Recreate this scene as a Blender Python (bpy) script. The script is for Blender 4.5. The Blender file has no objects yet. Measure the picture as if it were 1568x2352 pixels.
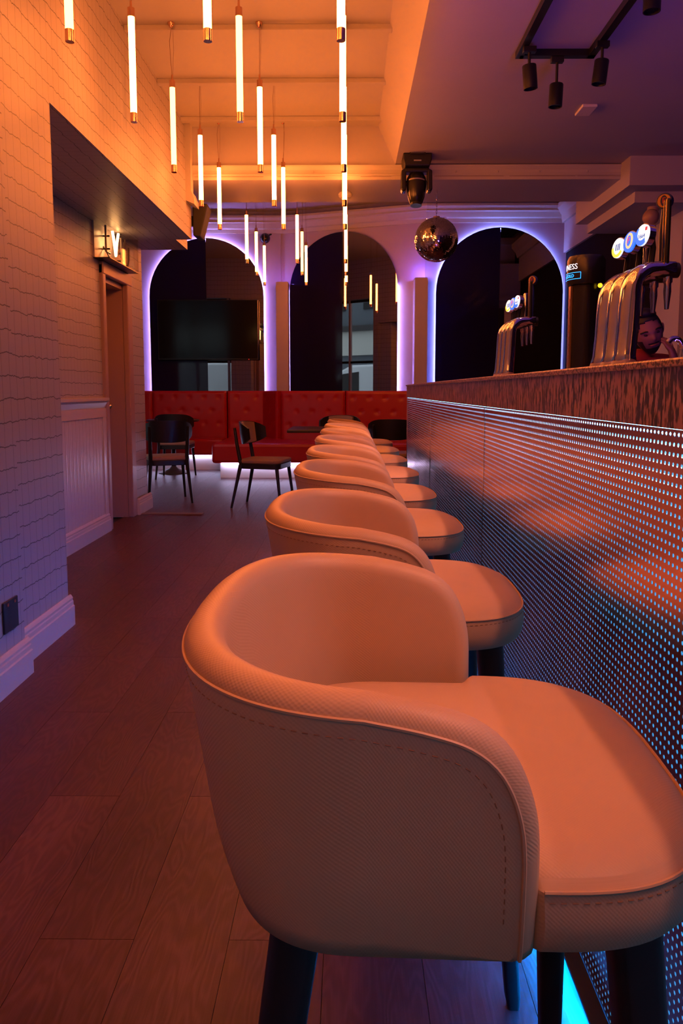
import bpy, bmesh, math, random
from mathutils import Vector, Matrix
PI = math.pi
random.seed(7)
S = bpy.context.scene
COL = S.collection

# ------------------------------------------------------------------ camera, world, exposure
F = 1750.0; HOR = 897.0; VX = 800.0; PITCH = math.radians(6.0); CAMZ = 1.14
PY = HOR + F * math.tan(PITCH)
YAW = math.atan((VX - 784.0) / F)
cam_d = bpy.data.cameras.new('camera'); cam = bpy.data.objects.new('camera', cam_d); COL.objects.link(cam)
cam.location = (0, 0, CAMZ)
cam.rotation_euler = (PI / 2 - PITCH, 0, YAW)
cam_d.sensor_fit = 'VERTICAL'; cam_d.sensor_height = 36.0
cam_d.lens = F / 2352.0 * 36.0
cam_d.shift_y = (PY - 1176.0) / 2352.0
cam_d.clip_start = 0.05; cam_d.clip_end = 200
S.camera = cam
w = bpy.data.worlds.new('world'); S.world = w; w.use_nodes = True
w.node_tree.nodes['Background'].inputs[0].default_value = (0.60, 0.72, 0.80, 1)
w.node_tree.nodes['Background'].inputs[1].default_value = 3.0
vs = S.view_settings
vs.view_transform = 'Standard'; vs.look = 'None'; vs.gamma = 1.0; vs.use_curve_mapping = False
vs.exposure = 0.0
S.cycles.sample_clamp_indirect = 4.0
S.cycles.max_bounces = 5; S.cycles.diffuse_bounces = 2; S.cycles.glossy_bounces = 3; S.cycles.transparent_max_bounces = 6
S.cycles.use_light_tree = False
S.cycles.use_adaptive_sampling = True; S.cycles.adaptive_threshold = 0.02
S.cycles.caustics_reflective = False; S.cycles.caustics_refractive = False

# light levels of the lamps in the room (used by their builders)
TUBE_K = 52.0          # pendant tubes
SPOT_W = 100.0          # track spots over the bar
VIOLET_K = 95.0         # LED strip on the bartender's side
FLOOR_LED = 260.0       # blue LED strip at the foot of the bar
HOLE_K = 1.25           # backlight behind the perforated panels
ARCH_K = 70.0           # strips behind the arched mirrors
UPLIGHT_K = 140.0      # LED strips on top of the low piers between the mirrors
BENCH_K = 22.0         # strips under the benches

# ------------------------------------------------------------------ materials
def mat(name, color=(.5, .5, .5), rough=.5, metal=0.0, emit=None, k=0.0, spec=.5, coat=0.0, sheen=0.0):
    m = bpy.data.materials.new(name); m.use_nodes = True
    b = m.node_tree.nodes['Principled BSDF']
    b.inputs['Base Color'].default_value = (*color, 1)
    b.inputs['Roughness'].default_value = rough
    b.inputs['Metallic'].default_value = metal
    b.inputs['Specular IOR Level'].default_value = spec
    b.inputs['Coat Weight'].default_value = coat
    if emit:
        b.inputs['Emission Color'].default_value = (*emit, 1)
        b.inputs['Emission Strength'].default_value = k
    return m
class NT:
    def __init__(s, m): s.t = m.node_tree; s.b = s.t.nodes['Principled BSDF']
    def n(s, typ, **kw):
        x = s.t.nodes.new(typ)
        for k, v in kw.items(): setattr(x, k, v)
        return x
    def l(s, a, b): s.t.links.new(a, b)
    def m(s, op, a, b=None, c=None):
        x = s.n('ShaderNodeMath', operation=op)
        for i, v in enumerate((a, b, c)):
            if v is None: continue
            if isinstance(v, (int, float)): x.inputs[i].default_value = v
            else: s.l(v, x.inputs[i])
        return x.outputs[0]
    def ramp(s, fac, stops):
        x = s.n('ShaderNodeValToRGB'); s.l(fac, x.inputs[0]); e = x.color_ramp.elements
        while len(e) < len(stops): e.new(.5)
        for el, (p, c) in zip(e, stops): el.position = p; el.color = (*c, 1)
        return x.outputs[0]
    def mix(s, fac, a, b):
        x = s.n('ShaderNodeMix', data_type='RGBA')
        if isinstance(fac, (int, float)): x.inputs[0].default_value = fac
        else: s.l(fac, x.inputs[0])
        for i, v in ((6, a), (7, b)):
            if isinstance(v, tuple): x.inputs[i].default_value = (*v, 1)
            else: s.l(v, x.inputs[i])
        return x.outputs[2]
    def bump(s, h, strength=.3, dist=.01):
        x = s.n('ShaderNodeBump'); x.inputs['Strength'].default_value = strength; x.inputs['Distance'].default_value = dist
        s.l(h, x.inputs['Height']); s.l(x.outputs[0], s.b.inputs['Normal'])
    def pos(s): return s.n('ShaderNodeNewGeometry').outputs['Position']
    def noise(s, vec, scale, detail=3, rough=.5, dim='3D'):
        x = s.n('ShaderNodeTexNoise'); x.inputs['Scale'].default_value = scale; x.inputs['Detail'].default_value = detail
        x.inputs['Roughness'].default_value = rough
        if vec is not None: s.l(vec, x.inputs['Vector'])
        return x.outputs['Fac']
    def scale(s, vec, v):
        x = s.n('ShaderNodeVectorMath', operation='MULTIPLY'); s.l(vec, x.inputs[0]); x.inputs[1].default_value = v
        return x.outputs[0]

def paint(name, c, var=.06, rough=.55):
    m = mat(name, c, rough); t = NT(m)
    f = t.noise(t.pos(), 2.2, 4)
    t.l(t.mix(f, tuple(v * (1 - var) for v in c), tuple(min(1, v * (1 + var)) for v in c)), t.b.inputs['Base Color'])
    t.bump(t.noise(t.pos(), 60, 3), .06, .004)
    return m
M = {}
M['white'] = paint('white_paint', (.74, .70, .68))
M['ceil'] = paint('ceiling_paint', (.52, .49, .47), .05, .6)
M['lowceil'] = paint('low_ceiling_paint', (.50, .46, .50), .05, .6)
M['farwall'] = paint('lilac_wall_paint', (.48, .42, .58), .05, .6)
M['darkwall'] = paint('dark_wall_paint', (.012, .010, .014), .1, .95); M['darkwall'].node_tree.nodes['Principled BSDF'].inputs['Specular IOR Level'].default_value = .1
M['trim'] = paint('satin_trim_paint', (.62, .56, .56), .03, .28)
M['dooredge'] = paint('door_paint', (.42, .27, .25), .04, .35)
M['blackmetal'] = mat('black_metal', (.012, .011, .012), .42, .3)
M['blackgloss'] = mat('black_plastic_gloss', (.010, .010, .011), .25)
M['blackmatte'] = mat('black_matte', (.008, .008, .009), .7)
M['chrome'] = mat('chrome', (.82, .80, .80), .09, 1.0)
M['copper'] = mat('rose_copper', (.85, .52, .36), .18, 1.0)
M['cable'] = mat('cable_sheath', (.25, .16, .12), .5)
M['darkwood'] = mat('black_stained_wood', (.010, .008, .009), .42)
M['red'] = mat('red_leather', (.42, .008, .012), .36, spec=.5)
_t = NT(M['red']); _t.bump(_t.noise(_t.pos(), 160, 2), .08, .002)
M['upholst'] = mat('taupe_upholstery', (.33, .22, .19), .65)
_t = NT(M['upholst']); _t.bump(_t.noise(_t.pos(), 300, 2), .15, .002)
M['mirror'] = mat('smoked_mirror', (.30, .28, .28), .015, 1.0)
M['navyglass'] = mat('navy_glass', (.010, .007, .045), .06, 0.0, spec=.25)
M['screen'] = mat('screen_glass', (.004, .004, .004), .12, spec=.3)
M['gold'] = mat('brushed_gold', (.80, .48, .12), .3, 1.0)
M['skin'] = mat('skin', (.30, .13, .09), .6)
M['hair'] = mat('black_hair', (.010, .007, .006), .6)
M['shirt'] = mat('red_cotton', (.28, .018, .014), .85)
M['trouser'] = mat('dark_denim', (.02, .02, .03), .9)
M['glassclear'] = mat('clear_acrylic', (1, 1, 1), .03); M['glassclear'].node_tree.nodes['Principled BSDF'].inputs['Transmission Weight'].default_value = 1.0
M['glassclear'].node_tree.nodes['Principled BSDF'].inputs['IOR'].default_value = 1.12
M['tubeglass'] = mat('unlit_neon_glass', (.35, .28, .26), .12)
M['tile'] = None
TUBE_C = (1.0, .215, .035)
M['tube'] = mat('lit_tube', (.8, .7, .6), .4, emit=TUBE_C, k=TUBE_K)
M['tubeamber'] = mat('lit_tube_amber', (.8, .6, .4), .4, emit=(1.0, .27, .05), k=TUBE_K * .30)
M['neon'] = mat('lit_neon', (.9, .7, .5), .4, emit=(1.0, .50, .16), k=16)
M['archled'] = mat('arch_led', (.5, .5, .6), .5, emit=(.50, .34, 1.0), k=ARCH_K)
M['archledb'] = mat('arch_led_blue', (.5, .5, .6), .5, emit=(.24, .30, 1.0), k=ARCH_K * .8)
M['benchled'] = mat('bench_led', (.5, .5, .6), .5, emit=(.62, .60, 1.0), k=BENCH_K)
M['floorled'] = mat('floor_led', (.2, .4, .6), .5, emit=(.0, .22, 1.0), k=FLOOR_LED)
M['holes'] = mat('panel_backlight', (.8, .85, .9), .5, emit=(.03, .42, 1.0), k=HOLE_K)
M['holes'].cycles.emission_sampling = 'NONE'
M['stripcyan'] = mat('top_led', (.1, .2, .3), .5, emit=(.16, .55, 1.0), k=14)
M['violetled'] = mat('bar_led', (.1, .1, .3), .5, emit=(.16, .06, 1.0), k=VIOLET_K)

# printed grid wallpaper
m = mat('grid_wallpaper', (.7, .68, .68), .42); t = NT(m); M['tile'] = m
g = t.n('ShaderNodeNewGeometry')
sp = t.n('ShaderNodeSeparateXYZ'); t.l(g.outputs['Position'], sp.inputs[0])
sn = t.n('ShaderNodeSeparateXYZ'); t.l(g.outputs['True Normal'], sn.inputs[0])
ax, ay, az = (t.m('GREATER_THAN', t.m('ABSOLUTE', sn.outputs[i]), .6) for i in range(3))
u = t.m('ADD', t.m('MULTIPLY', sp.outputs[1], t.m('ADD', ax, az)), t.m('MULTIPLY', sp.outputs[0], ay))
v = t.m('ADD', t.m('MULTIPLY', sp.outputs[2], t.m('ADD', ax, ay)), t.m('MULTIPLY', sp.outputs[0], az))
nz1 = t.noise(t.scale(g.outputs['Position'], (14, 14, 5)), 1.0, 4, .6)
nz2 = t.noise(t.scale(g.outputs['Position'], (5, 5, 3)), 1.3, 2)
v2 = t.m('ADD', v, t.m('MULTIPLY', t.m('SUBTRACT', nz1, .5), .035))
u2 = t.m('ADD', u, t.m('MULTIPLY', t.m('SUBTRACT', nz2, .5), .022))
fv = t.m('ABSOLUTE', t.m('SUBTRACT', t.m('FRACT', t.m('DIVIDE', v2, .0885)), .5))
fu = t.m('ABSOLUTE', t.m('SUBTRACT', t.m('FRACT', t.m('DIVIDE', u2, .066)), .5))
lv = t.m('SUBTRACT', 1.0, t.m('SMOOTH_MIN', t.m('DIVIDE', fv, .038), 1.0, .1))
lu = t.m('MULTIPLY', t.m('SUBTRACT', 1.0, t.m('SMOOTH_MIN', t.m('DIVIDE', fu, .036), 1.0, .1)), .62)
line = t.m('MINIMUM', t.m('MAXIMUM', t.m('MAXIMUM', lv, lu), 0.0), 1.0)
t.l(t.mix(line, (.44, .405, .435), (.012, .009, .013)), t.b.inputs['Base Color'])

# oak plank, the room's red light put into its base colour
m = mat('oak_plank', (.2, .1, .08), .38); t = NT(m); M['plank'] = m
oi = t.n('ShaderNodeObjectInfo'); tc = t.n('ShaderNodeTexCoord')
off = t.n('ShaderNodeVectorMath', operation='MULTIPLY_ADD'); t.l(oi.outputs['Random'], off.inputs[0]); off.inputs[1].default_value = (3.1, 17.0, 5.0)
t.l(tc.outputs['Object'], off.inputs[2])
ov = off.outputs[0]
wob = t.noise(t.scale(ov, (7.0, 1.3, 1)), 1.0, 3, .5)
sx = t.n('ShaderNodeSeparateXYZ'); t.l(ov, sx.inputs[0])
ring = t.m('SINE', t.m('MULTIPLY', t.m('ADD', t.m('MULTIPLY', wob, 1.0), t.m('MULTIPLY', sx.outputs[0], .9)), 150.0))
fine = t.noise(t.scale(ov, (240, 9, 1)), 1.0, 3, .6)
cl = t.noise(t.scale(ov, (3, .9, 1)), 1.0, 2)
gsum = t.m('ADD', t.m('ADD', t.m('MULTIPLY', ring, .13), t.m('MULTIPLY', fine, .50)), t.m('ADD', t.m('MULTIPLY', cl, .55), t.m('MULTIPLY', oi.outputs['Random'], .16)))
t.l(t.ramp(gsum, [(.30, (.055, .015, .018)), (.62, (.086, .026, .030)), (.95, (.135, .050, .058))]), t.b.inputs['Base Color'])
t.l(t.m('ADD', .30, t.m('MULTIPLY', fine, .22)), t.b.inputs['Roughness'])
t.bump(t.m('ADD', fine, t.m('MULTIPLY', ring, .25)), .22, .0012)

# cream faux leather with an embossed weave (uv in metres)
m = mat('cream_faux_leather', (.70, .52, .40), .46); t = NT(m); M['leather'] = m
uvn = t.n('ShaderNodeUVMap'); su = t.n('ShaderNodeSeparateXYZ'); t.l(uvn.outputs[0], su.inputs[0])
wa = t.m('MULTIPLY', t.m('SINE', t.m('MULTIPLY', su.outputs[0], 2 * PI / .0040)), t.m('SINE', t.m('MULTIPLY', su.outputs[1], 2 * PI / .0040)))
t.bump(wa, .20, .0005)
nn = t.noise(uvn.outputs[0], 9, 4)
t.l(t.mix(nn, (.58, .37, .19), (.68, .45, .245)), t.b.inputs['Base Color'])
M['stitch'] = mat('tan_thread', (.34, .17, .07), .7)

# perforated steel
m = mat('brushed_rose_steel', (.78, .44, .40), .22, 1.0); t = NT(m); M['perf'] = m
nn = t.noise(t.scale(t.pos(), (1, 3, 3)), 2, 3)
t.l(t.m('ADD', .17, t.m('MULTIPLY', nn, .12)), t.b.inputs['Roughness'])

# speckled laminate of the counter
def speckle(name, sc, dk, lt):
    m = mat(name, (.3, .2, .2), .35); t = NT(m)
    n1 = t.noise(t.scale(t.pos(), sc), 1.0, 3, .55)
    t.l(t.ramp(n1, [(.46, dk), (.53, lt)]), t.b.inputs['Base Color'])
    return m
M['fascia'] = speckle('flecked_laminate', (200, 125, 30), (.026, .017, .030), (.38, .21, .21))
M['ctop'] = speckle('flecked_counter_top', (150, 150, 190), (.05, .028, .028), (.42, .24, .19))

# ------------------------------------------------------------------ geometry helpers
class MB:
    def __init__(s): s.v = []; s.f = []; s.uv = None
    def add(s, vs_, fs_):
        o = len(s.v); s.v += [tuple(p) for p in vs_]; s.f += [tuple(i + o for i in f) for f in fs_]; return s
    def box(s, x0, x1, y0, y1, z0, z1, tf=None):
        vv = [Vector((x, y, z)) for x in (x0, x1) for y in (y0, y1) for z in (z0, z1)]
        if tf is not None: vv = [tf @ p for p in vv]
        return s.add(vv, [(0, 1, 3, 2), (4, 6, 7, 5), (0, 4, 5, 1), (2, 3, 7, 6), (0, 2, 6, 4), (1, 5, 7, 3)])
    def rings(s, rings, cap=True, closed=False):
        n = len(rings[0]); vv = [p for r in rings for p in r]; ff = []
        R = len(rings)
        for i in range(R if closed else R - 1):
            for j in range(n):
                a = i * n + j; b = i * n + (j + 1) % n; c = ((i + 1) % R) * n
                ff.append((a, b, c + (j + 1) % n, c + j))
        if cap and not closed:
            ff.append(tuple(range(n - 1, -1, -1))); ff.append(tuple((R - 1) * n + j for j in range(n)))
        return s.add(vv, ff)
    def lathe(s, prof, n=20, c=(0, 0, 0), axis='z', tf=None):
        rr = []
        for r, h in prof:
            ring = []
            for j in range(n):
                a = 2 * PI * j / n
                p = (r * math.cos(a), r * math.sin(a), h)
                if axis == 'x': p = (h, p[0], p[1])
                if axis == 'y': p = (p[0], h, p[1])
                q = Vector(p) + Vector(c)
                ring.append(tf @ q if tf is not None else q)
            rr.append(ring)
        return s.rings(rr)
    def tube(s, pts, r, n=8, closed=False, rr=None, square=False, aspect=1.0):
        pts = [Vector(p) for p in pts]; N = len(pts); rings = []; up = None
        for i, p in enumerate(pts):
            a = pts[i - 1] if (i > 0 or closed) else p
            b = pts[(i + 1) % N] if (i < N - 1 or closed) else p
            d = (b - a).normalized()
            if up is None:
                up = Vector((0, 0, 1)) if abs(d.z) < .9 else Vector((0, 1, 0))
            x = d.cross(up)
            if x.length < 1e-6: x = d.orthogonal()
            x.normalize(); up = x.cross(d).normalized()
            R = (rr[i] if rr else r)
            o = PI / n if square else 0
            rings.append([p + x * (R * math.cos(2 * PI * j / n + o)) + up * (R * aspect * math.sin(2 * PI * j / n + o)) for j in range(n)])
        return s.rings(rings, closed=closed)
    def prism(s, poly, h0, h1, axis='z'):
        def P(a, b, h): return {'z': (a, b, h), 'y': (a, h, b), 'x': (h, a, b)}[axis]
        n = len(poly)
        vv = [P(a, b, h0) for a, b in poly] + [P(a, b, h1) for a, b in poly]
        ff = [tuple(range(n - 1, -1, -1)), tuple(range(n, 2 * n))] + [(i, (i + 1) % n, n + (i + 1) % n, n + i) for i in range(n)]
        return s.add(vv, ff)
    def ball(s, c, r, nu=16, nv=10, sc=(1, 1, 1)):
        prof = [(max(1e-4, math.sin(PI * i / nv)), -math.cos(PI * i / nv)) for i in range(nv + 1)]
        rr = [[(c[0] + r * sc[0] * a * math.cos(2 * PI * j / nu), c[1] + r * sc[1] * a * math.sin(2 * PI * j / nu), c[2] + r * sc[2] * h) for j in range(nu)] for a, h in prof]
        return s.rings(rr)
    def mesh(s, name, smooth=False):
        me = bpy.data.meshes.new(name); me.from_pydata(s.v, [], s.f); me.update()
        b = bmesh.new(); b.from_mesh(me); bmesh.ops.recalc_face_normals(b, faces=b.faces); b.to_mesh(me); b.free()
        if smooth:
            me.polygons.foreach_set('use_smooth', [True] * len(me.polygons))
            if smooth != 'all': 
                try: me.set_sharp_from_angle(angle=math.radians(40))
                except Exception: pass
        if s.uv:
            l = me.uv_layers.new(name='UVMap')
            for lp in me.loops: l.data[lp.index].uv = s.uv[lp.vertex_index]
        return me
    def obj(s, name, material, parent=None, smooth=False, bevel=0.0, loc=None, rot=None):
        return mk(name, s.mesh(name, smooth), material, parent, bevel, loc, rot)
def mk(name, me, material, parent=None, bevel=0.0, loc=None, rot=None):
    o = bpy.data.objects.new(name, me); COL.objects.link(o)
    if material is not None and len(me.materials) == 0: me.materials.append(material)
    if parent is not None: o.parent = parent
    if loc is not None: o.location = loc
    if rot is not None: o.rotation_euler = rot
    if bevel:
        b = o.modifiers.new('bevel', 'BEVEL'); b.width = bevel; b.segments = 2; b.limit_method = 'ANGLE'; b.angle_limit = math.radians(40)
    return o
def empty(name, loc=(0, 0, 0), rz=0, rot=None):
    o = bpy.data.objects.new(name, None); COL.objects.link(o); o.location = loc
    o.rotation_euler = rot if rot else (0, 0, rz); o.empty_display_size = .1
    return o
def tag(o, label=None, cat=None, group=None, kind=None):
    if label: o['label'] = label
    if cat: o['category'] = cat
    if group: o['group'] = group
    if kind: o['kind'] = kind
    return o
def struct(name, mb, material, label, cat='wall', parent=None, bevel=0.0, smooth=False):
    o = mb.obj(name, material, parent, smooth, bevel)
    if parent is None: tag(o, label, cat, kind='structure')
    return o
def B(x0, x1, y0, y1, z0, z1): return MB().box(x0, x1, y0, y1, z0, z1)
def copy_tree(o, parent=None):
    c = o.copy(); COL.objects.link(c)
    if parent is not None: c.parent = parent
    for ch in list(o.children): copy_tree(ch, c)
    return c
def text_mb(txt, size, depth=.001, shear=0.0):
    cu = bpy.data.curves.new('txt', 'FONT'); cu.body = txt; cu.size = size; cu.extrude = depth; cu.align_x = 'CENTER'; cu.align_y = 'CENTER'; cu.shear = shear
    cu.resolution_u = 3
    o = bpy.data.objects.new('txt', cu); COL.objects.link(o)
    dg = bpy.context.evaluated_depsgraph_get(); me = bpy.data.meshes.new_from_object(o.evaluated_get(dg))
    mb = MB(); mb.v = [tuple(p.co) for p in me.vertices]; mb.f = [tuple(p.vertices) for p in me.polygons]
    bpy.data.objects.remove(o); bpy.data.curves.remove(cu); bpy.data.meshes.remove(me)
    return mb

# ------------------------------------------------------------------ room dimensions
ZC, ZL, ZF = 3.34, 3.03, 3.75         # main ceiling, low ceiling over the bar, ceiling of the seating area
YB0, YB1 = 6.65, 7.40                 # cross beam
XW = -1.36; XR = -1.97                # left wall face and recess face
XP = .447; ZCT = 1.184; YEND = 5.83   # bar front, counter height, far end of bar
YL, YR = 11.5, 10.8                   # far wall, left and right
def ymid(x): return 11.19 - .358 * (x + .06)

# ------------------------------------------------------------------ floor
floor = struct('floor', B(-6, 3.3, -4.2, 12.2, -.12, -.012), M['darkwood'], 'oak plank floor, red light put into its colour, running the length of the bar', 'floor')
PW, PL = .1985, 1.128
pm = B(-PW / 2 + .0006, PW / 2 - .0006, -PL / 2 + .0006, PL / 2 - .0006, -.012, 0).mesh('plank')
pm.materials.append(M['plank'])
for ci in range(-24, 15):
    xc = -.546 + ci * PW
    if xc < -1.97: rng = (7.3, 11.6) if xc > -4.6 else None
    elif xc > .55: rng = (5.9, 11.0) if xc < 2.2 else None
    else: rng = (-.3, 11.8)
    if rng is None: continue
    y0 = 1.476 - (0 if ci % 2 == 0 else PL / 2)
    for kk in range(-4, 12):
        yc = y0 + (kk + .5) * PL
        if yc + PL / 2 < rng[0] or yc - PL / 2 > rng[1]: continue
        p = bpy.data.objects.new('plank', pm); COL.objects.link(p); p.parent = floor; p.location = (xc, yc, 0)

# ------------------------------------------------------------------ left wall
struct('wall_left', B(-2.2, -1.30, -4.0, 2.965, -.01, ZC), M['tile'], 'near pier of the left wall in grid wallpaper with a black socket', 'wall')
pier = struct('wall_left_pier', B(-2.2, XW, 2.965, 3.605, -.01, ZC), M['tile'], 'second pier of the left wall in grid wallpaper before the recess', 'wall')
lint = struct('wall_lintel', B(-2.2, XW, 3.605, 6.77, 2.442, ZC), M['tile'], 'wallpapered wall hanging over the recess, lit orange', 'wall')
rec = struct('wall_recess', MB().box(-2.25, XR, 3.605, 6.18, -.01, 2.442).box(-2.25, XR, 6.84, 7.39, -.01, 2.48).box(-2.25, XR, 6.18, 6.84, 2.06, 2.48), M['tile'], 'recessed wallpapered wall around the doorway', 'wall')
struct('wall_header', B(-2.25, -1.54, 6.77, 7.45, 2.478, ZF), M['tile'], 'wall header over the way into the seating area', 'wall')
def skirting(name, x, y0, y1, label, xn=None):
    prof = [(0, 0), (.022, 0), (.022, .095), (.017, .100), (.017, .118), (.013, .123), (.015, .135), (.008, .146), (.004, .150), (0, .150)]
    mb = MB(); mb.prism([(x + a, z) for a, z in prof], y0, y1, 'y')
    return struct(name, mb, M['trim'], label, 'baseboard')
skirting('baseboard_left', -1.30, -4.0, 2.987, 'pale moulded baseboard of the near left pier')
skirting('baseboard_left_pier', XW, 2.987, 3.627, 'pale moulded baseboard of the second left pier')
struct('baseboard_return', MB().box(-1.95, XW, 3.605, 3.627, 0, .14), M['trim'], 'baseboard return on the far side of the second pier', 'baseboard')
skirting('baseboard_recess', XR + .012, 3.627, 6.14, 'moulded baseboard of the recess below the beadboard')
skirting('baseboard_door', XR + .03, 6.92, 7.39, 'short baseboard between the door frame and the seating area')
# dado: rail, frame and beadboard
dado = empty('trim_1'); tag(dado, 'painted dado panelling of vertical beads below a chair rail in the recess', 'panelling', kind='structure')
mb = MB().prism([(XR, 1.0), (XR + .012, 1.0), (XR + .03, 1.045), (XR + .045, 1.06), (XR + .045, 1.082), (XR, 1.085)], 3.63, 6.15, 'y'); mb.obj('chair_rail', M['trim'], dado)
B(XR, XR + .02, 3.63, 6.15, .93, 1.0).obj('top_rail', M['trim'], dado)
B(XR, XR + .02, 6.05, 6.15, .14, .93).obj('stile', M['trim'], dado, bevel=.004)
bead = MB().prism([(0, .001), (.012, .001), (.014, .035), (.011, .042), (.014, .049), (.012, .07), (0, .07)], .15, .93, 'z').mesh('bead_board'); bead.materials.append(M['trim'])
for i in range(34):
    o = bpy.data.objects.new('bead_board', bead); COL.objects.link(o); o.parent = dado; o.location = (XR, 6.05 - .071 * (i + 1), 0)
# door
door = empty('door_1'); tag(door, 'dark pink painted doorway with its frame in the recess wall', 'door', kind='structure')
def frame_bar(y0, y1, z0, z1, d0=.0, d1=.03): return MB().box(XR - .02 + d0, XR + d1, y0, y1, z0, z1)
frame_bar(6.80, 6.93, 0, 2.14).obj('jamb', M['dooredge'], door, bevel=.008)
frame_bar(6.13, 6.20, 0, 2.14).obj('jamb', M['dooredge'], door, bevel=.008)
frame_bar(6.13, 6.93, 2.06, 2.16, 0, .035).obj('head', M['dooredge'], door, bevel=.008)
B(XR - .26, XR - .02, 6.80, 6.84, 0, 2.06).obj('lining', M['dooredge'], door)
B(XR - .26, XR - .02, 6.18, 6.22, 0, 2.06).obj('lining', M['dooredge'], door)
B(XR - .26, XR - .02, 6.2, 6.82, 2.02, 2.06).obj('lining', M['dooredge'], door)
leaf = B(XR - .22, XR - .18, 6.21, 6.81, .01, 2.03).obj('leaf', M['dooredge'], door, bevel=.004)
for z0, z1 in ((.2, .9), (1.05, 1.9)): B(XR - .182, XR - .172, 6.32, 6.70, z0, z1).obj('panel', M['dooredge'], leaf, bevel=.008)
MB().ball((XR - .14, 6.74, 1.0), .025).obj('knob', M['chrome'], leaf, smooth=True)
# threshold
struct('trim_2', B(-1.94, -1.35, 6.96, 7.03, 0, .005), M['cable'], 'brown threshold strip across the floor beside the doorway', 'threshold')
# socket
so = B(-1.299, -1.291, 2.775, 2.90, .225, .345).obj('wall_socket', M['blackmetal'], bevel=.003)
tag(so, 'black double socket plate low on the near left pier', 'socket')
for yy in (2.80, 2.86): B(-1.292, -1.288, yy, yy + .014, .325, .337).obj('switch', M['chrome'], so)
# closing walls out of view
struct('wall_back', B(-2.2, 3.3, -4.2, -4.0, 0, 3.6), M['lowceil'], 'plain wall behind the camera', 'wall')
struct('wall_right', B(3.0, 3.2, -4.2, 12.0, 0, 3.9), M['darkwall'], 'dark wall behind the back bar', 'wall')

# ------------------------------------------------------------------ ceiling
cl = struct('ceiling', B(-2.2, .50, -4.2, YB0, ZC, ZC + .15), M['ceil'], 'cream ceiling of the coffer glowing orange above the tube lights', 'ceiling')
for yb in (1.36, 2.24, 3.12, 4.00, 4.875, 5.675, 6.43): B(XW, .262, yb - .028, yb + .028, ZC - .034, ZC).obj('batten', M['ceil'], cl, bevel=.004)
mb = MB().add([(.248, -4.2, ZC), (.392, -4.2, ZL), (3.0, -4.2, ZL), (3.0, -4.2, ZC + .15), (.248, -4.2, ZC + .15),
               (.248, YB0, ZC), (.392, YB0, ZL), (3.0, YB0, ZL), (3.0, YB0, ZC + .15), (.248, YB0, ZC + .15)],
              [(0, 1, 6, 5), (1, 2, 7, 6), (2, 3, 8, 7), (3, 4, 9, 8), (4, 0, 5, 9), (0, 4, 3, 2, 1), (5, 6, 7, 8, 9)])
struct('ceiling_low', mb, M['lowceil'], 'lower ceiling over the bar with its sloping edge', 'ceiling')
struct('ceiling_far', B(-6, 3.2, YB0 + .1, 12.2, ZF, ZF + .15), M['lowceil'], 'ceiling of the seating area beyond the beam', 'ceiling')
beam = struct('ceiling_beam', B(XW, 3.0, YB0, YB1, 2.905, ZF), M['lowceil'], 'deep cross beam between the bar and the seating area', 'beam')
prof = [(YB0, 2.905), (YB0 - .012, 2.905), (YB0 - .012, 2.935), (YB0 - .022, 2.94), (YB0 - .022, 2.952), (YB0 - .010, 2.957), (YB0 - .010, 2.985), (YB0 - .03, 3.01), (YB0 - .034, 3.02), (YB0, 3.025)]
mb = MB(); mb.prism(prof, XW, 2.32, 'x'); mb.obj('cornice', M['ceil'], beam)
for xa, xb in ((-1.3, -.72), (-.6, -.2), (.1, .36), (.72, 1.3), (1.35, 1.9), (1.92, 2.3)): B(xa, xb, YB0 - .0145, YB0 - .012, 2.930, 2.9325).obj('cable_strip', M['cable'], beam)  # thin dark cable strip segments along the beam cornice
for xa in (-1.1, -.75, -.3, .9, 1.25, 1.6, 2.0): MB().ball((xa, YB0 - .014, 2.97), .009).obj('fixing', M['ceil'], beam, smooth=True)
mb = MB().box(XW, XW + .045, 6.55, YB0, 2.80, ZC).prism([(XW, 2.80), (XW + .045, 2.80), (XW + .07, 2.74), (XW + .07, 2.69), (XW, 2.72)], 6.55, 6.75, 'y')
struct('trim_3', mb, M['ceil'], 'small pilaster and bracket where the tiled wall meets the beam', 'trim')
mb = MB().box(2.28, 3.0, 6.42, 7.9, 2.80, ZC).box(2.40, 3.0, 6.62, 7.9, 2.71, 2.81)
struct('trim_4', mb, M['lowceil'], 'stepped bulkhead box hanging above the back bar', 'bulkhead')
struct('wall_bulkhead', MB().box(2.965, 3.02, 7.9, YR + .05, 3.03, ZF), M['lowceil'], 'pale bulkhead on the right above the dark bar end', 'wall')
mb = MB(); mb.prism([(2.965, 3.43), (2.93, 3.43), (2.90, 3.52), (2.83, 3.60), (2.83, 3.66), (2.965, 3.66)], 7.9, YR, 'y')
struct('trim_5', mb, M['ceil'], 'cornice along the right bulkhead', 'cornice')

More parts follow.
